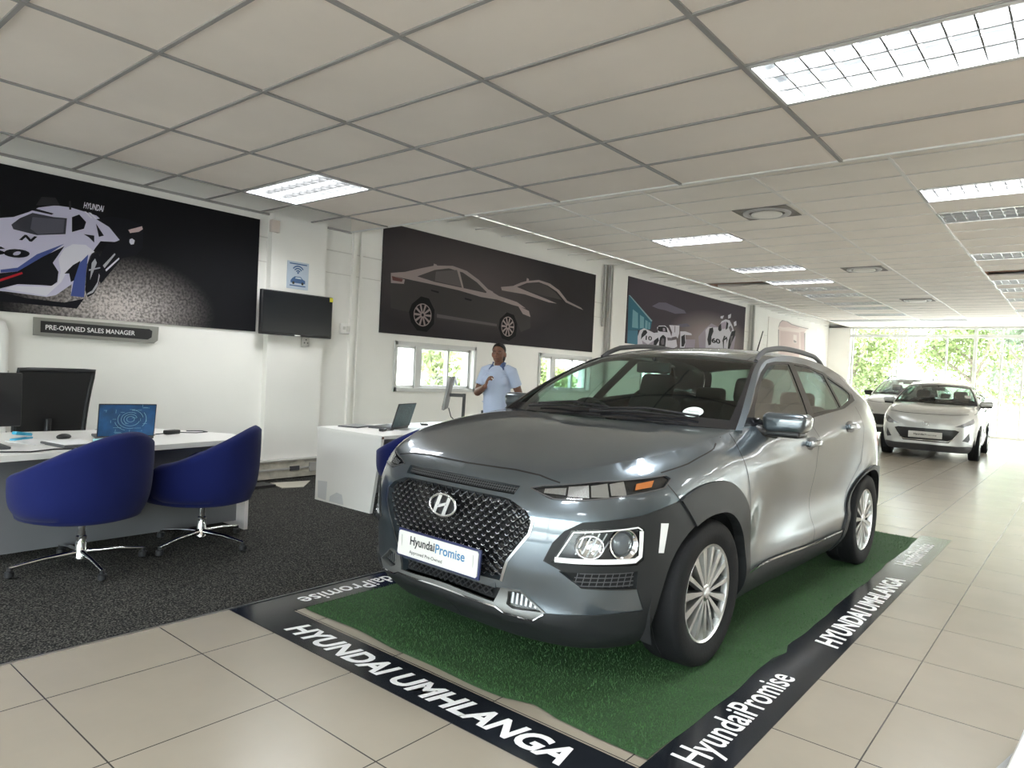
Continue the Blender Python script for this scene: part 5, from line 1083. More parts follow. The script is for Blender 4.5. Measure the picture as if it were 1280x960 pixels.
def mirror_pair(root, cs, paint, y=1.60, z=1.10):
    sx, sy, sz = cs.sc
    for s in (1, -1):
        mb = MB(); c = Vector((s * .93 * sx, y * sy, z * sz))
        mb.rbox(c, (.23, .16, .105), .034, 0, None, 3); mb.v = [((x - c.x) * (1 - .25 * max(0, (c.z - zz)) / .1) + c.x, yy + .25 * abs(x - s * .87 * sx) * .35, zz + .02 * (abs(x - c.x) < .07)) for x, yy, zz in mb.v]
        o = mb.build('door_mirror', paint, root, 60)
        mb = MB(); mb.rbox((s * .91 * sx, y * sy, (z - .055) * sz), (.22, .13, .04), .016); mb.tube([(s * .78 * sx, (y - .08) * sy, (z - .045) * sz), (s * .88 * sx, y * sy, (z - .06) * sz)], .03, 8); mb.build('mirror_base', M_BLACK, o, 60)
        mb = MB(); mb.box((s * .93 * sx, y * sy + .085, z * sz), (.16, .008, .10)); mb.build('mirror_glass', M_CHROME, o)
    return

# ---- the silver SUV on the turf
YAW = math.radians(-1.4); _c, _s = math.cos(YAW), math.sin(YAW)
def c2w(x, y): y -= .85; return (_c * x - _s * y - 2.17, _s * x + _c * y + 3.045, 0)
suv = empty('compact_suv', (*c2w(0, 0)[:2], .012), YAW, 'silver-grey compact SUV standing on the green turf mat', 'car')
PAINT = mat('silver_grey_paint', (.094, .117, .136), .28, metal=.7, coat=1.0); PAINT.node_tree.nodes['Principled BSDF'].inputs['Coat IOR'].default_value = 1.8
CS = CarSurf()
Y_ = lambda y: float(CS.u_of_y(y))
f_arch = [(1.175, .785)] + fine([(1.20, .80), (1.30, .83), (1.44, .845), (1.60, .832), (1.735, .765), (1.83, .66), (1.875, .52), (1.885, .30)]) + [(1.885, .10), (1.82, .10), (1.5, .40), (1.285, .655)]
r_arch = [(Y_(2.95), .10)] + fine([(Y_(2.95), .34), (Y_(3.04), .48), (Y_(3.14), .58), (Y_(3.28), .675), (Y_(3.45), .727), (Y_(3.64), .727), (Y_(3.82), .68), (Y_(3.92), .60), (Y_(3.96), .45), (Y_(3.98), .30)]) + [ (Y_(3.985), .10)]
FR_K = [
 ('grille', [(-.01, .772), (.30, .769), (.345, .765), (.435, .733), (.474, .695), (.463, .64), (.37, .515), (.335, .42), (-.01, .42)]),
 ('slit', [(-.01, .826), (.372, .820), (.358, .785), (-.01, .787)]),
 ('drl', [(.425, .818), (.48, .834), (.75, .868), (1.12, .892), (1.145, .875), (1.095, .838), (.92, .816), (.66, .787), (.54, .785)]),
 ('headlamp', [(.565, .54), (.64, .676), (.93, .699), (.955, .683), (.957, .556), (.925, .534)]),
 ('vent', [(.595, .506), (.93, .510), (.928, .440), (.685, .447)]),
 ('curtain', [(1.045, .70), (1.092, .696), (1.068, .573), (1.035, .577)]),
 ('low_grille', [(-.01, .386), (.330, .386), (.305, .326), (-.01, .342)]),
 ('fog', [(.368, .331), (.372, .384), (.43, .394), (.533, .326), (.40, .318)]),
 ('skid', [(-.01, .342), (.305, .326), (.335, .392), (.43, .398), (.545, .326), (.495, .283), (.36, .291), (.318, .308), (-.01, .318)]),
 ('arch_front', f_arch), ('arch_rear', r_arch),
 ('corner', [(.53, .541), (.565, .619), (.61, .670), (.68, .708), (.945, .735), (1.176, .785), (1.30, .66), (1.35, .3), (1.0, .30), (.975, .34), (.932, .435), (.69, .443), (.60, .512)]),
 ('low_black', [(-.01, .318), (.318, .308), (.36, .291), (.495, .283), (.545, .322), (.87, .342), (.98, .34), (1.2, .31), (1.35, .30), (1.35, .10), (-.01, .10)]),
 ('sill', [(1.80, .345), (3.60, .325), (3.60, .1), (1.80, .1)]),
 ('tail_black', [(Y_(3.85), .42), (CS.U + .01, .52), (CS.U + .01, .1), (Y_(3.85), .1)]),
 ('tail_lamp', [(Y_(3.86), .86), (4.9, .84), (4.9, .92), (Y_(3.86), .95)]),
 ('door_front', [(1.885, .345), (1.885, .60), (1.845, .80), (1.80, .95), (1.80, 1.2), (Y_(2.24), 1.2), (Y_(2.30), .99), (Y_(2.36), .80), (Y_(2.32), .49), (Y_(2.33), .33), (1.9, .33)]),
 ('door_rear', [(Y_(2.24), 1.3), (Y_(2.30), .99), (Y_(2.36), .80), (Y_(2.32), .49), (Y_(2.33), .33), (Y_(2.93), .33), (Y_(2.95), .40), (Y_(3.07), .57), (Y_(3.26), .78), (Y_(3.27), .90), (Y_(3.20), 1.3)]),
]
K = build_car(suv, CS, PAINT, FR_K, (.85, 3.45), .334, dict(handles=[(2.17, .962), (2.95, 1.035)], track=1.575 + .0, tyre_w=.215))
R_, S_ = K['R'], K['S']; both = K['both']
surf_obj('grille', both('grille', -.035, 0), M_BLACKG, suv, 'black mesh grille')
gr = [o for o in suv.children if o.name.startswith('grille')][0]
gp = FR_K[0][1]; gfull = [(x, z) for x, z in gp] 
def in_grille(x, z): return inpoly((abs(x), z), [(x_ + (0 if x_ < 0 else 0), z_) for x_, z_ in [(-.02, .765), (.30, .762), (.34, .757), (.425, .728), (.462, .693), (.453, .642), (.362, .518), (.328, .428), (-.02, .428)]])
mb = MB(); mb2 = MB()
def sp(x, z, off): p = S_(np.array([abs(x)]), np.array([z]), off)[0]; return (p[0] * (1 if x >= 0 else -1), p[1], p[2])
for fam in (1, -1):
    for k in range(-30, 31):
        run = []
        for i in range(64):
            z = .42 + .36 * i / 63; x = k * .047 + fam * (z - .6) * 1.15
            if in_grille(x, z): run.append(sp(x, z, -.016))
            else:
                if len(run) > 2: mb.tube(run[::2] + [run[-1]], .0042, 5)
                run = []
        if len(run) > 2: mb.tube(run[::2] + [run[-1]], .0042, 5)
for k in range(-24, 25):
    for j in range(-12, 13):
        z = .6 + j * .047 / 2 / 1.15; x = k * .047 + (.0235 if j % 2 else 0)
        if in_grille(x * 1.03, z) and in_grille(x, z + .012) and in_grille(x, z - .008):
            q = [sp(x - .009, z, -.011), sp(x - .003, z - .004, -.009), sp(x + .003, z - .004, -.009), sp(x + .009, z, -.011)]; mb2.tube(q, .0014, 5)
mb.build('grille_mesh', M_BLACKG, gr, 60); mb2.build('grille_tips', M_STEEL, gr, 60)
# bright edge round the grille
for s in (1, -1): mb = MB(); ribbon(mb, S_, [(.335, .42), (.37, .515), (.463, .64), (.474, .695), (.462, .708)], .012, .004, s); mb.build('grille_frame', M_STEEL, suv, 60)
# emblem: oval ring with a slanted letter
em = empty('emblem', (0, 0, 0)); em.parent = suv; p, du, dv, n = frame_at(S_, .0005, .69, 1); du = Vector((1, 0, 0)); dv = Vector((0, .12, .99)).normalized(); n = du.cross(dv).normalized()
if n.y > 0: n = -n
E_ = lambda a, b, c=0: tuple(p + du * a + dv * b + n * (c + .008))
mb = MB(); mb.tube([E_(.083 * math.cos(t), .047 * math.sin(t), .006) for t in [k * 2 * math.pi / 40 for k in range(40)]], .0065, 8, closed=True); mb.build('ring', M_CHROME, em, 60)
mb = MB()
for pl in ([(-.052, -.033), (-.034, -.040), (-.004, .043), (-.026, .043)], [(.052, .033), (.034, .040), (.004, -.043), (.026, -.043)], [(-.030, -.004), (.022, .014), (.030, .004), (-.022, -.014)]):
    k = len(pl); mb.add([E_(a, b, .012) for a, b in pl] + [E_(a, b, -.004) for a, b in pl], [tuple(range(k)), tuple(range(k, 2 * k))[::-1]] + [(i, (i + 1) % k, k + (i + 1) % k, k + i) for i in range(k)])
mb.build('letter', M_CHROME, em)
mb = MB(); mb.add([E_(.083 * math.cos(t), .047 * math.sin(t), -.004) for t in [k * 2 * math.pi / 40 for k in range(40)]], [tuple(range(40))]); mb.build('backing', M_BLACKG, em)
# number plate with its printed text
pl = empty('number_plate', (0, 0, 0)); pl.parent = suv
pr = Euler((math.radians(-4), 0, 0)).to_matrix(); pc = Vector((0, -.022, .482)); PP = lambda a, b, c: tuple(pc + pr @ Vector((a, -c, b)))
mb = MB(); mb.rbox(pc, (.535, .012, .128), .004, 0, pr); mb.build('holder', mat('navy_plastic', (.02, .025, .09), .4), pl, 40)
mb = MB(); mb.prism([(-.25, -.055), (.25, -.055), (.258, -.047), (.258, .047), (.25, .055), (-.25, .055), (-.258, .047), (-.258, -.047)], .006, .010, 0, lambda a, b, c: PP(a, b, c)); mb.build('face', mat('plate_white', (.62, .61, .58), .5), pl)
mb = MB(); put_text(mb, 'Hyundai', lambda x, y: PP(-.175 + x, -.012 + y, .0106), .165, .052, 0, .025); put_text(mb, 'Approved Pre-Owned', lambda x, y: PP(-.175 + x, -.044 + y, .0106), .22, .020, 0, .01); mb.build('lettering', M_LETK, pl, fix=False)
mb = MB(); put_text(mb, 'Promise', lambda x, y: PP(-.004 + x, -.004 + y, .0106), .185, .041, 0, .014); mb.build('blue_lettering', M_LETB, pl, fix=False)
mb = MB()
for x in (-.232, .232): mb.box(PP(x, 0, .0106), (.0015, .001, .075))
mb.build('edge_line', M_GREY, pl)
# slit, vent, lower grille
surf_obj('bonnet_slit', both('slit', -.022, 0), M_LINER, suv); sl = [o for o in suv.children if o.name.startswith('bonnet_slit')][0]
mb = MB()
for s in (1, -1):
    for j in range(3): ribbon(mb, S_, [(0, .797 + .010 * j), (.36, .796 + .010 * j)], .0025, -.012, s)
    for k in range(26): ribbon(mb, S_, [(.006 + .0138 * k, .790), (.012 + .0138 * k, .822)], .003, -.013, s)
mb.build('slit_mesh', M_DARKG, sl)
surf_obj('lower_grille', both('low_grille', -.03, 0), M_LINER, suv); lg = [o for o in suv.children if o.name.startswith('lower_grille')][0]
mb = MB()
for fam in (1, -1):
    for k in range(-20, 21):
        z0, z1 = .345, .384; x0 = k * .035; x1 = x0 + fam * .045
        if abs(x0) < .31 and abs(x1) < .325: mb.tube([sp(x0, z0, -.012), sp((x0 + x1) / 2 + 1e-4, (z0 + z1) / 2, -.012), sp(x1, z1, -.012)], .004, 5)
mb.build('grille_mesh', M_BLACK, lg, 60)
for s in (1, -1):
    v = surf_obj('bumper_vent', [(R_['vent'], S_, -.02, 0, s, 0)], M_LINER, suv); mb = MB()
    for j in range(4): ribbon(mb, S_, [(.62 + .02 * j, .450 + .017 * j), (.92, .452 + .017 * j)], .004, -.008, s)
    for k in range(9): ribbon(mb, S_, [(.66 + .03 * k, .445), (.675 + .03 * k, .505)], .004, -.009, s)
    mb.build('vent_mesh', M_DARKG, v)
    surf_obj('air_curtain', [(R_['curtain'], S_, .003, .01, s, 0)], M_LAMPW, suv, 'white upright slot in the bumper corner')
    # slim upper lamp
    d = surf_obj('daytime_lamp', [(R_['drl'], S_, -.012, 0, s, 0)], M_BLACKG, suv); mb = MB(); ma = MB()
    cells = [(.50, .60, .806, .830), (.61, .71, .802, .846), (.72, .80, .806, .856), (.81, .885, .815, .866)]
    for (a, b, z0, z1) in cells:
        q = [(a, z0), (b, z0), (b, z1 + .004), (a, z1 - .008)]; A = S_(np.array([x for x, _ in q]), np.array([z for _, z in q]), -.002)
        if s < 0: A = A * [-1, 1, 1]
        mb.add(A.tolist(), [(0, 1, 2, 3)])
    mb.build('lamp_cell', mat('lamp_cell_grey', (.48, .48, .48), .22, metal=.85), d, fix=False)
    q = [(.93, .836), (1.02, .846), (1.045, .872), (.945, .860)]; A = S_(np.array([x for x, _ in q]), np.array([z for _, z in q]), -.002) * [s, 1, 1]; ma.add(A.tolist(), [(0, 1, 2, 3)]); tag(ma.build('indicator', M_AMBER, d, fix=False), 'amber indicator lens')
    mb = MB(); ribbon(mb, S_, [(.43, .818), (.55, .789), (.66, .791), (.92, .820), (1.09, .842), (1.14, .874)], .005, .003, s); ribbon(mb, S_, [(.43, .820), (.48, .833), (.75, .866), (1.12, .890)], .004, .003, s); mb.build('lamp_frame', M_DARKG, d, 60)
    surf_obj('lens', [(R_['drl'], S_, .001, 0, s, 0)], M_CLEAR, d)
    # main headlamp low in the bumper
    h = surf_obj('headlamp', [(R_['headlamp'], S_, -.035, 0, s, 0)], mat('lamp_bowl_grey', (.12, .12, .12), .25, metal=.5), suv); mb = MB()
    ring = [(.578, .548), (.648, .668), (.925, .690), (.947, .677), (.949, .563), (.920, .545)]
    ribbon(mb, S_, [ring[0], ring[1], ring[2], ring[3]], .006, .004, s); ribbon(mb, S_, [(.578, .553), (.75, .555), (.915, .556), (.938, .572), (.941, .675)], .021, .005, s); mb.build('lamp_surround', M_LAMPW, h, 60)
    p_, du_, dv_, n_ = frame_at(S_, .862, .622, s); mb = MB(); prof = [(.068, -.004), (.064, .006), (.057, .004), (.05, -.018), (.047, -.02)]; mb.lathe(prof, 28); mb.v = [tuple(p_ + du_ * a + dv_ * b + n_ * (c - .008)) for a, b, c in mb.v]; mb.build('projector_ring', M_CHROME, h, 60)
    mb = MB(); mb.ellipsoid((0, 0, -.022), (.047, .047, .026), n=24, k=12); mb.v = [tuple(p_ + du_ * a + dv_ * b + n_ * (c - .008)) for a, b, c in mb.v]; mb.build('projector', mat('projector_glass', (.10, .11, .12), .05, coat=1), h, 60)
    p_, du_, dv_, n_ = frame_at(S_, .715, .612, s); mb = MB(); mb.lathe([(.052, .0), (.045, -.012), (.02, -.024), (0, -.026)], 24); mb.v = [tuple(p_ + du_ * a * 1.15 + dv_ * b + n_ * (c - .006)) for a, b, c in mb.v]; mb.build('reflector_bowl', M_CHROME, h, 60)
    mb = MB()
    for k in range(5): ribbon(mb, S_, [(.66 + .025 * k, .575), (.70 + .03 * k, .665)], .006, -.02 + .002 * k, s)
    mb.build('reflector_rib', M_STEEL, h)
    surf_obj('lens', [(R_['headlamp'], S_, -.001, 0, s, 0)], M_CLEAR, h)
    # fog lamp
    f = surf_obj('fog_lamp', [(R_['fog'], S_, -.02, 0, s, 0)], M_DARKG, suv); mb = MB()
    for k in range(6): ribbon(mb, S_, [(.385 + .022 * k, .332), (.388 + .022 * k, .378 - max(0, k - 2) * .012)], .010, -.010, s)
    mb.build('fog_reflector', M_STEEL, f); surf_obj('lens', [(R_['fog'], S_, -.004, 0, s, 0)], M_CLEAR, f)
    surf_obj('wheel_arch_trim', [(R_['arch_front'], S_, .014, .05, s, 0)], M_CLAD, suv, 'dark plastic front wheel arch trim'); surf_obj('wheel_arch_trim', [(R_['arch_rear'], S_, .014, .05, s, 0)], M_CLAD, suv, 'dark plastic rear wheel arch trim')
    surf_obj('sill_trim', [(R_['sill'], S_, .004, .04, s, 0)], M_CLAD, suv); mb = MB(); ribbon(mb, S_, [(1.89, .343), (3.50, .325)], .010, .010, s); mb.build('sill_strip', M_CHROME, suv)
    surf_obj('tail_lamp', [(R_['tail_lamp'], S_, .006, .03, s, 0)], M_RED, suv)
    for pth in ([(1.885, .345), (1.885, .60), (1.845, .80), (1.80, .95), (1.80, 1.045)], [(Y_(2.26), 1.095), (Y_(2.30), .99), (Y_(2.36), .80), (Y_(2.32), .49), (Y_(2.33), .33)], [(Y_(2.93), .33), (Y_(2.95), .40), (Y_(3.07), .57), (Y_(3.26), .78), (Y_(3.27), .90), (Y_(3.22), 1.17)], [(1.105, .868), (1.12, .845), (1.185, .775)], [(1.10, .90), (1.30, .93), (1.56, .985), (1.70, 1.03)], [(0, .872), (.30, .875), (.45, .868), (.565, .850)]): mb = MB(); ribbon(mb, S_, pth, .005, .0012, s); mb.build('panel_gap', M_GAP, suv)
for s in (1, -1): surf_obj('bumper_cladding', [(R_['corner'], S_, .004, .04, s, 0)], M_CLAD, suv, 'black plastic bumper corner')
surf_obj('lower_bumper', both('low_black', .006, .04), M_CLAD, suv, 'black lower bumper'); surf_obj('rear_bumper', both('tail_black', .006, .04), M_CLAD, suv, 'black rear bumper')
surf_obj('skid_trim', both('skid', .010, .03), mat('satin_silver', (.20, .20, .195), .42, metal=.7), suv, 'satin silver lower bumper trim')
mb = MB()
for s in (1, -1): ribbon(mb, S_, [(0, .322), (.318, .311), (.36, .294), (.495, .287), (.54, .320)], .006, .014, s)
mb.build('skid_edge', M_CHROME, suv)
mb = MB(); mb.box((.0, .05, .40), (.60, .02, .035)); mb.build('bumper_bar', PAINT, suv)
cabin(suv, CS); mirror_pair(suv, CS, PAINT)
# roof rails, antenna, wipers, roof seam, sticker
for s in (1, -1):
    mb = MB(); pth = []
    for i in range(25):
        t = 1.02 + (2.75 - 1.02) * i / 24; q = CS.roof(np.array(t), np.array(.93)); lift = .045 * min(1, i / 3, (24 - i) / 3) ** .6 - .005; pth.append((q[0] * s, q[1], q[2] + lift))
    mb.tube(pth, .014, 8, ry=.018); mb.build('roof_rail', M_DARKG, suv, 60)
    mb = MB(); ribbon(mb, lambda a, t, off: CS.roof(t, a) + np.array([0, 0, off]), [(.86, 1.0), (.86, 2.9)], .006, .001, s); mb.build('roof_seam', M_GAP, suv)
mb = MB(); mb.rbox((-.02, 3.5, 1.515), (.045, .09, .035), .012); mb.tube([(-.02, 3.49, 1.52), (-.02, 3.62, 1.74)], [.006, .004], 8); mb.build('antenna', M_BLACK, suv, 60)
WF = lambda a, t: CS.roof(np.array(t), np.array(abs(a))) * np.array([1 if a >= 0 else -1, 1, 1])
for (a0, t0, a1, t1) in ((-.55, .005, .10, .055), (.05, .005, .70, .05)):
    mb = MB(); A, B = WF(a0, t0), WF(a1, t1); n_ = np.array([0, -.018, .028]); m_ = (A + B) / 2 + np.array([0, -.02, .035]); mb.tube([A + n_, m_, B + n_ * .7], [.009, .007, .004], 6); C_, D_ = WF(a1 - .62, t1 + .015), WF(a1 + .05, t1 + .03); mb.tube([C_ + n_ * .6, (C_ + D_) / 2 + n_ * .9 + [0, -.01, .012], D_ + n_ * .6], .007, 6); mb.build('wiper', M_BLACK, suv, 60)
c0 = WF(.69, .145); ca = WF(.69, .20) - c0; cb = WF(.73, .145) - c0; ca /= np.linalg.norm(ca); cb /= np.linalg.norm(cb); nn = np.cross(cb, ca); nn *= 1 if nn[2] > 0 else -1
mb = MB(); mb.add([c0 + nn * .003 + cb * .052 * math.cos(t) + ca * .052 * math.sin(t) for t in [k * 2 * math.pi / 24 for k in range(24)]], [tuple(range(24))]); tag(mb.build('licence_disc', mat('pale_mint', (.62, .72, .68), .5), suv, fix=False), 'round pale sticker inside the windscreen corner')
mb = MB(); put_text(mb, 'Hyundai', lambda x, y: tuple(c0 + nn * .0045 + cb * (-.034 + x) + ca * (-.008 + y)), .068, .018); mb.build('disc_print', M_LETK, [o for o in suv.children if o.name.startswith('licence_disc')][0], fix=False)

# ---- the two cars by the shopfront, one body form in two sizes
def small_car(name, x, y, yaw, sc, paint, rad, label, front, nose, wheels=(.85, 3.45), glass=None):
    r = empty(name, (x, y, .0), yaw, label, 'car'); cs = CarSurf(*sc)
    Yk = lambda v: float(cs.u_of_y(v))
    doors = [('door_front', FR_K[-2][1]), ('door_rear', FR_K[-1][1])]
    k = build_car(r, cs, paint, front + doors, wheels, rad, dict(handles=[(2.17, .962), (2.95, 1.02)], track=2 * .80 * sc[0], tyre_w=.185, detail=False, wsglass=glass or glass_mat('hazy_car_glass', (.5, .6, .56), .05, 2.3))); S = k['S']
    for nm, part, m, off, rim, lab in nose:
        if nm not in k['R']: continue
        halves = [k['both'](nm, off, rim)] if nm in ('grille', 'low_black') else [[q] for q in k['both'](nm, off, rim)]
        for h_ in halves:
            o = surf_obj(part, h_, m, r)
            if lab: o['label'] = lab
    for s in (1, -1):
        for pth in (FR_K[-2][1][:5], FR_K[-2][1][5:10], FR_K[-1][1][5:], [(1.10, .90), (1.30, .93), (1.56, .985), (1.70, 1.03)], [(0, .872), (.45, .876), (.9, .90)]): mb = MB(); ribbon(mb, S, pth, .007, .0015, s); mb.build('panel_gap', M_GAP, r)
    cabin(r, cs); mirror_pair(r, cs, paint)
    return r, cs, S, k
FR_I = [('grille', [(-.01, .60), (.52, .60), (.60, .575), (.47, .40), (.42, .345), (-.01, .345)]),
        ('lamp', [(.50, .66), (.58, .69), (.80, .78), (.98, .83), (1.0, .77), (.90, .70), (.75, .655)]),
        ('fog', [(.66, .40), (.80, .56), (.84, .44), (.80, .38)]),
        ('low_black', [(-.01, .30), (.55, .29), (.8, .30), (1.05, .28), (1.05, .1), (-.01, .1)]), ('sill', [(1.80, .24), (3.60, .24), (3.60, .1), (1.80, .1)])]
NOSE_I = [('grille', 'grille', M_BLACK, -.02, 0, 'wide dark grille'), ('lamp', 'headlamp', mat('grey_lamp', (.22, .22, .23), .12, metal=.4, coat=1), -.002, .01, None), ('fog', 'fog_recess', M_DARKG, -.01, 0, None), ('low_black', 'lower_bumper', M_DARKG, .003, .03, None), ('sill', 'sill_trim', M_DARKG, .003, .03, None)]
WHITEP = mat('pale_silver_paint', (.60, .61, .60), .3, metal=.35, coat=1)
hatch, cs2, S2, k2 = small_car('hatchback_car', -2.36, 15.30, math.radians(2.2), (.935, .925, 1.0), WHITEP, .30, 'pale silver hatchback facing the camera beyond the SUV', FR_I, NOSE_I)
mb = MB(); mb.rbox((0, -.03, .475), (.56, .014, .12), .004); p2 = mb.build('number_plate', mat('plate_white', (.8, .79, .76), .35), hatch, 40)
mb = MB(); put_text(mb, 'Hyundai', lambda x, y: (-.19 + x, -.0385, .455 + y), .18, .045, 0, .03); put_text(mb, 'Promise', lambda x, y: (.0 + x, -.0385, .460 + y), .19, .036); mb.build('lettering', M_LETK, p2, fix=False)
mb = MB()
for s in (1, -1): ribbon(mb, S2, [(0, .372), (.40, .372), (.49, .42)], .012, .006, s)
mb.build('grille_trim', M_CHROME, hatch)
p, du, dv, n = frame_at(S2, .001, .69, 1); mb = MB(); mb.tube([(p.x + .06 * math.cos(t), p.y - .012, p.z + .032 * math.sin(t)) for t in [q * 2 * math.pi / 24 for q in range(24)]], .006, 6, closed=True); mb.tube([(p.x - .02, p.y - .012, p.z - .03), (p.x - .005, p.y - .012, p.z), (p.x - .0, p.y - .012, p.z + .03)], .005, 6); mb.tube([(p.x + .005, p.y - .012, p.z - .03), (p.x + .02, p.y - .012, p.z + .03)], .005, 6); mb.build('emblem', M_CHROME, hatch, 60)
mb = MB()
for k_ in range(5):
    for q in (-.46, .46): mb.box((q, 1.62, 1.33), (.002, .002, .002)) if False else None
c0 = cs2.roof(np.array(.35), np.array(.78)); mb.add([c0 + np.array([a, b * -.0 - .006 + b * .45, .006 + b * .30]) for a, b in ((-.05, -.07), (.06, -.07), (.05, .10), (-.06, .10))], [(0, 1, 2, 3)]); mb.build('windscreen_sticker', M_LETW, hatch, fix=False)
WH2 = mat('white_red_paint', (.70, .69, .68), .3, coat=1)
suv2, cs3, S3, k3 = small_car('parked_suv', -3.8, 20.0, math.radians(1.5), (1.0, 1.0, 1.10), WH2, .36, 'white SUV with red bonnet edge and black mirrors half hidden behind the hatchback', FR_I, NOSE_I)
mb = MB()
for s in (1, -1): ribbon(mb, S3, [(1.05, .88), (1.3, .92), (1.6, .98), (1.78, 1.03)], .05, .004, s)
mb.build('bonnet_edge', mat('signal_red', (.50, .04, .05), .3), suv2)
for o in suv2.children:
    if o.name.startswith('door_mirror'): o.data.materials.clear(); o.data.materials.append(M_BLACK)
for s in (1, -1):
    mb = MB(); pth = []
    for i in range(13):
        q = cs3.roof(np.array(1.02 + 1.7 * i / 12), np.array(.93)); pth.append((q[0] * s, q[1], q[2] + .05 * min(1, i / 2, (12 - i) / 2)))
    mb.tube(pth, .016, 8); mb.build('roof_rail', M_DARKG, suv2, 60)
# ------------------------------------------------------------------ the person behind the white desk
def fuse(mb, name, voxel, m, parent, smooth_it=4):
    """one continuous surface out of overlapping closed forms"""
    me = bpy.data.meshes.new('fuse_source'); me.from_pydata(mb.v, [], mb.f); o = bpy.data.objects.new('fuse_source', me); COL.objects.link(o)
    md = o.modifiers.new('r', 'REMESH'); md.mode = 'VOXEL'; md.voxel_size = voxel; md.use_smooth_shade = True
    sm = o.modifiers.new('s', 'SMOOTH'); sm.factor = .5; sm.iterations = smooth_it
    dg = bpy.context.evaluated_depsgraph_get(); res = bpy.data.meshes.new_from_object(o.evaluated_get(dg)); bpy.data.objects.remove(o); bpy.data.meshes.remove(me)
    res.materials.clear(); res.materials.append(m); res.name = name; res.polygons.foreach_set('use_smooth', [True] * len(res.polygons))
    q = bpy.data.objects.new(name, res); COL.objects.link(q); q.parent = parent; return q
def person():
    face = math.atan2(-.86, .30)     # the way she faces
    r = empty('person', (-5.22, 6.03, 0), face + math.pi / 2, 'person in a light blue short-sleeved shirt holding up a pen behind the white desk', 'person')
    M_SKIN = mat('dark_brown_skin', (.20, .092, .060), .5, vary=.08, vscale=12); M_HAIR = mat('black_hair', (.012, .010, .010), .6, bump=.5, bscale=60)
    M_SHIRT = mat('light_blue_cotton', (.50, .58, .76), .85, bump=.25, bscale=25); M_TROU = mat('navy_trousers', (.012, .014, .025), .8)
    # local frame: -y is forward, x is her left, z up; 1.61 m tall
    H = Vector; b = MB()
    hip, chest, neck, head = H((0, .0, .90)), H((0, -.01, 1.22)), H((.0, .0, 1.385)), H((.0, -.03, 1.50))
    turn = Euler((0, 0, math.radians(7))).to_matrix()
    b.tube([(0, .01, .78), (0, 0, .88), (0, -.02, 1.0), (0, -.02, 1.12), (0, 0, 1.25), (0, .005, 1.33), (0, .0, 1.365)], [.13, .165, .165, .16, .165, .12, .07], 16, ry=[.11, .125, .135, .125, .115, .09, .06])
    b.tube([(0, .01, 1.33), (0, 0, 1.38), (0, -.015, 1.43)], [.062, .052, .05], 14)
    hd = MB()
    hd.ellipsoid((0, .005, .045), (.074, .092, .085)); hd.ellipsoid((0, -.03, -.015), (.063, .068, .085)); hd.ellipsoid((0, -.052, -.072), (.036, .036, .030)); hd.ellipsoid((0, -.098, -.008), (.0135, .020, .022)); hd.ellipsoid((0, -.107, -.018), (.019, .013, .011)); hd.ellipsoid((.034, -.066, -.022), (.026, .022, .024)); hd.ellipsoid((-.034, -.066, -.022), (.026, .022, .024))
    hd.ellipsoid((0, -.088, -.048), (.024, .013, .008)); hd.ellipsoid((0, -.086, -.060), (.021, .013, .008)); hd.ellipsoid((0, -.078, .033), (.05, .016, .012))
    for s in (-1, 1): hd.ellipsoid((s * .076, .012, -.005), (.012, .022, .032))
    hc = H((0, -.022, 1.495)); HT = lambda p: turn @ Vector(p) + hc
    b.add([HT(p) for p in hd.v], hd.f)
    # her right arm (-x): bent, hand raised before the chest; her left arm rests back on the chair
    sh = H((-.16, .0, 1.295)); el = H((-.235, -.05, 1.045)); wr = H((-.045, -.27, 1.13))
    b.tube([H((-.10, 0, 1.32)), sh, sh.lerp(el, .5), el], [.05, .053, .050, .043], 12); b.tube([el, el.lerp(wr, .35), wr], [.044, .042, .027], 12)
    sh2 = H((.16, .0, 1.295)); el2 = H((.235, .08, 1.05)); wr2 = H((.24, .02, .83))
    b.tube([H((.10, 0, 1.32)), sh2, sh2.lerp(el2, .5), el2], [.05, .053, .050, .043], 12); b.tube([el2, el2.lerp(wr2, .35), wr2], [.044, .041, .027], 12)
    def hand(w, d, up, side, curl):
        d = d.normalized(); x = d.cross(up).normalized() * side; n = x.cross(d).normalized() * side
        pc = w + d * .045; b.tube([w - d * .01, w + d * .03, w + d * .085], [.026, .034, .036], 10, ry=[.02, .016, .014]) if False else None
        rot = Matrix((x, d, n)).transposed(); b.ellipsoid(pc, (.036, .055, .016), 0, rot)
        for k, (ox, ln) in enumerate(((-.027, .070), (-.009, .080), (.009, .076), (.026, .060))):
            a = w + d * .085 + x * ox; c1 = curl * (1 + .15 * k); p1 = a + (d * math.cos(c1 * .5) - n * math.sin(c1 * .5)) * ln * .45; p2 = p1 + (d * math.cos(c1 * 1.3) - n * math.sin(c1 * 1.3)) * ln * .32; p3 = p2 + (d * math.cos(c1 * 2) - n * math.sin(c1 * 2)) * ln * .25
            b.tube([w + d * .06 + x * ox * .9, a, p1, p2, p3], [.010, .0095, .009, .0085, .007], 8)
        t0 = w + d * .025 - x * .026; t1 = t0 - x * .028 + d * .022 - n * .012; t2 = t1 + d * .03 + x * .004 - n * .02; b.tube([t0, t1, t2], [.012, .0105, .008], 8)
        return pc, d, x, n
    hp = hand(wr, H((.35, -.25, .75)), H((-.6, -.4, .3)), 1, .8); hand(wr2, H((.25, -.35, -.8)), H((.9, 0, 0)), -1, .5)
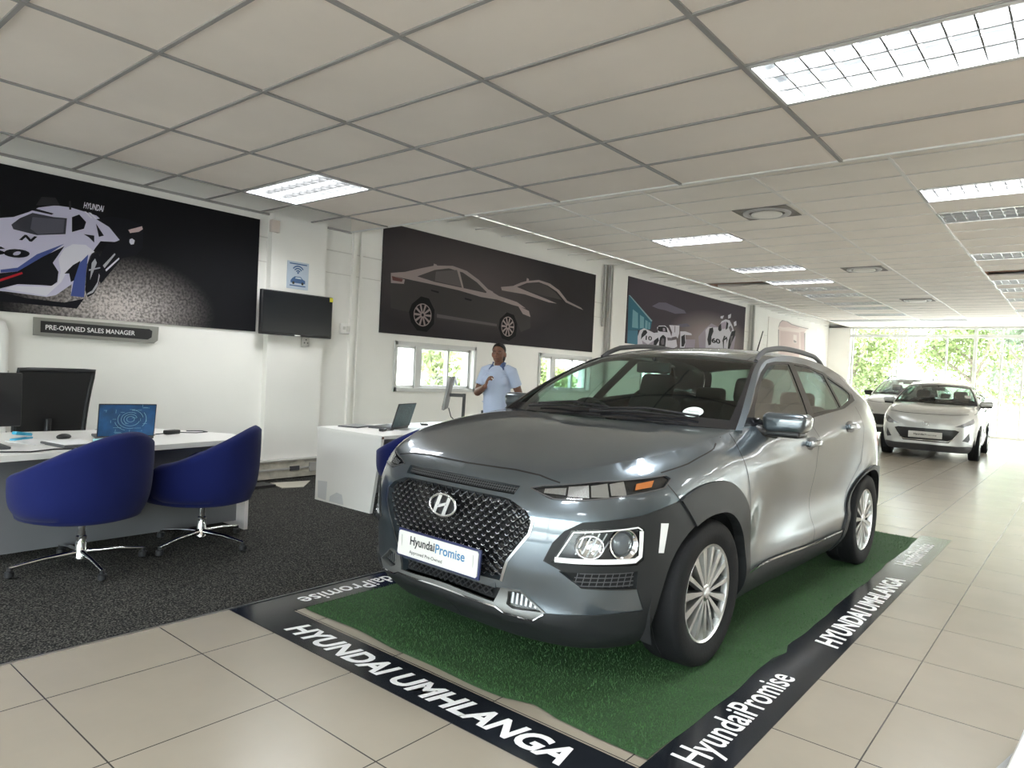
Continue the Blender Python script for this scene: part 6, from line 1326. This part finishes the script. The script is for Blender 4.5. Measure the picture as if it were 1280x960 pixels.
    for s in (-1, 1): b.tube([(s * .085, .01, .82), (s * .095, .0, .48), (s * .10, .01, .44), (s * .10, .03, .10), (s * .10, .03, .045)], [.10, .06, .058, .04, .042], 12); b.tube([(s * .10, .045, .04), (s * .105, -.06, .03), (s * .108, -.15, .025)], [.04, .04, .028], 10, ry=[.035, .03, .02])
    body = fuse(b, 'body', .0075, M_SKIN, r, 3)
    # shirt
    m = MB(); m.tube([(0, .01, .80), (0, .005, .86), (0, -.005, .95), (0, -.022, 1.06), (0, -.025, 1.17), (0, -.01, 1.27), (0, .004, 1.335), (0, .004, 1.368)], [.178, .182, .180, .168, .165, .155, .105, .07], 24, ry=[.155, .158, .158, .155, .148, .125, .095, .068])
    m.ellipsoid((-.075, -.10, 1.19), (.085, .065, .075)); m.ellipsoid((.075, -.10, 1.19), (.085, .065, .075))
    for a, c in ((sh, el), (sh2, el2)): m.tube([Vector((a.x * .5, 0, 1.325)), a + Vector((0, 0, .005)), a.lerp(c, .45), a.lerp(c, .64)], [.066, .070, .066, .068], 12)
    shirt = fuse(m, 'shirt', .011, M_SHIRT, r, 3)
    c = MB()
    for s in (-1, 1):
        c.add([(s * .012, -.088, 1.318), (s * .05, -.068, 1.35), (s * .078, -.01, 1.375), (s * .072, .03, 1.40), (s * .066, -.015, 1.412), (s * .055, -.052, 1.398), (s * .095, -.078, 1.325), (s * .055, -.105, 1.30)], [(0, 1, 5), (1, 2, 4, 5), (2, 3, 4), (0, 5, 6, 7), (5, 4, 2, 6)])
    col = c.build('collar', mat('deep_blue_cotton', (.12, .17, .34), .85), shirt, 60); md = col.modifiers.new('s', 'SOLIDIFY'); md.thickness = .006
    c = MB()
    for k in range(5): c.ellipsoid((.004, -.158 - .010 * math.sin(k / 4 * math.pi), 1.26 - .095 * k), (.006, .004, .006), n=10, k=6)
    c.build('button', M_LETW, shirt, 60)
    m = MB(); m.tube([(0, .01, .93), (0, .01, .86), (0, .012, .78)], [.172, .178, .17], 20, ry=[.142, .147, .14])
    for s in (-1, 1): m.tube([(s * .088, .012, .84), (s * .095, .005, .48), (s * .10, .02, .1), (s * .10, .02, .06)], [.108, .075, .068, .07], 14)
    fuse(m, 'trousers', .012, M_TROU, r, 3)
    for s in (-1, 1):
        m = MB(); m.tube([(s * .10, .06, .04), (s * .104, -.03, .042), (s * .108, -.12, .034), (s * .110, -.175, .028)], [.042, .046, .044, .022], 12, ry=[.04, .042, .032, .018]); m.box((s * .104, -.05, .006), (.075, .23, .012)); m.build('shoe', M_BLACK, r, 60)
    m = MB()
    for k in range(9):
        z = .93 + .045 * k; s_ = 1 if k % 2 else -1; m.tube([(s_ * .15, -.09, z + .02), (s_ * .08, -.150, z), (-s_ * .02, -.165, z - .012)], [.004, .006, .003], 6)
    m.build('shirt_fold', M_SHIRT, shirt, 60)
    # hair: close rows pulled back, a small knot; eyes and brows
    m = MB(); V = []
    for i in range(13):
        th = math.pi * .62 * i / 12
        for j in range(28):
            ph = 2 * math.pi * j / 28; d = Vector((math.sin(th) * math.cos(ph), math.sin(th) * math.sin(ph), math.cos(th))); rr = Vector((.0785, .097, .089)); rid = 1 + .018 * math.sin(ph * 14)
            lim = 0
            z = .047 + rr.z * d.z * rid; y = .006 + rr.y * d.y * rid
            fr = max(0, -d.y); zmin = .115 * fr ** .6 - .06 * max(0, d.y); z2 = max(z, .047 - .06 + zmin)
            if z < .047 - .06 + zmin: k = .93
            else: k = 1
            V.append(HT((rr.x * d.x * rid * k, y if d.y > 0 else y * k, z2)))
    m.add(V, [(i * 28 + j, (i + 1) * 28 + j, (i + 1) * 28 + (j + 1) % 28, i * 28 + (j + 1) % 28) for i in range(12) for j in range(28)]); m.ellipsoid(HT((0, .10, .03)), (.03, .03, .035)); 
    for s in (-1, 1): m.tube([HT((s * .04, .085, .02)), HT((s * .035, .075, -.05)), HT((s * .03, .062, -.10))], [.03, .026, .012], 8)
    m.build('hair', M_HAIR, r, 60)
    for s in (-1, 1):
        m = MB(); m.ellipsoid(HT((s * .031, -.0885, .012)), (.010, .006, .0042), n=12, k=8); e = m.build('eye', mat('eye_white', (.38, .34, .31), .3), r, 60); m = MB(); m.ellipsoid(HT((s * .031, -.0935, .012)), (.005, .004, .0055), n=10, k=6); m.build('iris', M_BLACK, e, 60)
        m = MB(); m.tube([HT((s * .014, -.096, .030)), HT((s * .032, -.096, .036)), HT((s * .050, -.084, .030))], .0035, 6); m.build('eyebrow', M_HAIR, r, 60)
    m = MB(); m.tube([HT((-.022, -.094, -.053)), HT((0, -.101, -.052)), HT((.022, -.094, -.053))], .0045, 6); m.build('mouth', mat('lip', (.10, .03, .028), .4), r, 60)
    # the pen she holds up: a thing of its own
    pc, d, x, n = hp; w0 = r.matrix_basis @ (pc + d * .075 - n * .03); ax = (r.matrix_basis.to_3x3() @ (x * .9 + d * .2 - n * .5)).normalized()
    pen = empty('pen', w0, 0, 'white pen held up in the hand of the person', 'pen'); m = MB(); m.tube([-ax * .06, ax * .05], .005, 8); m.build('barrel', M_LETW, pen, 60); m = MB(); m.tube([-ax * .075, -ax * .06], [.0015, .005], 8); m.build('tip', M_BLACK, pen, 60)
    return r
person()
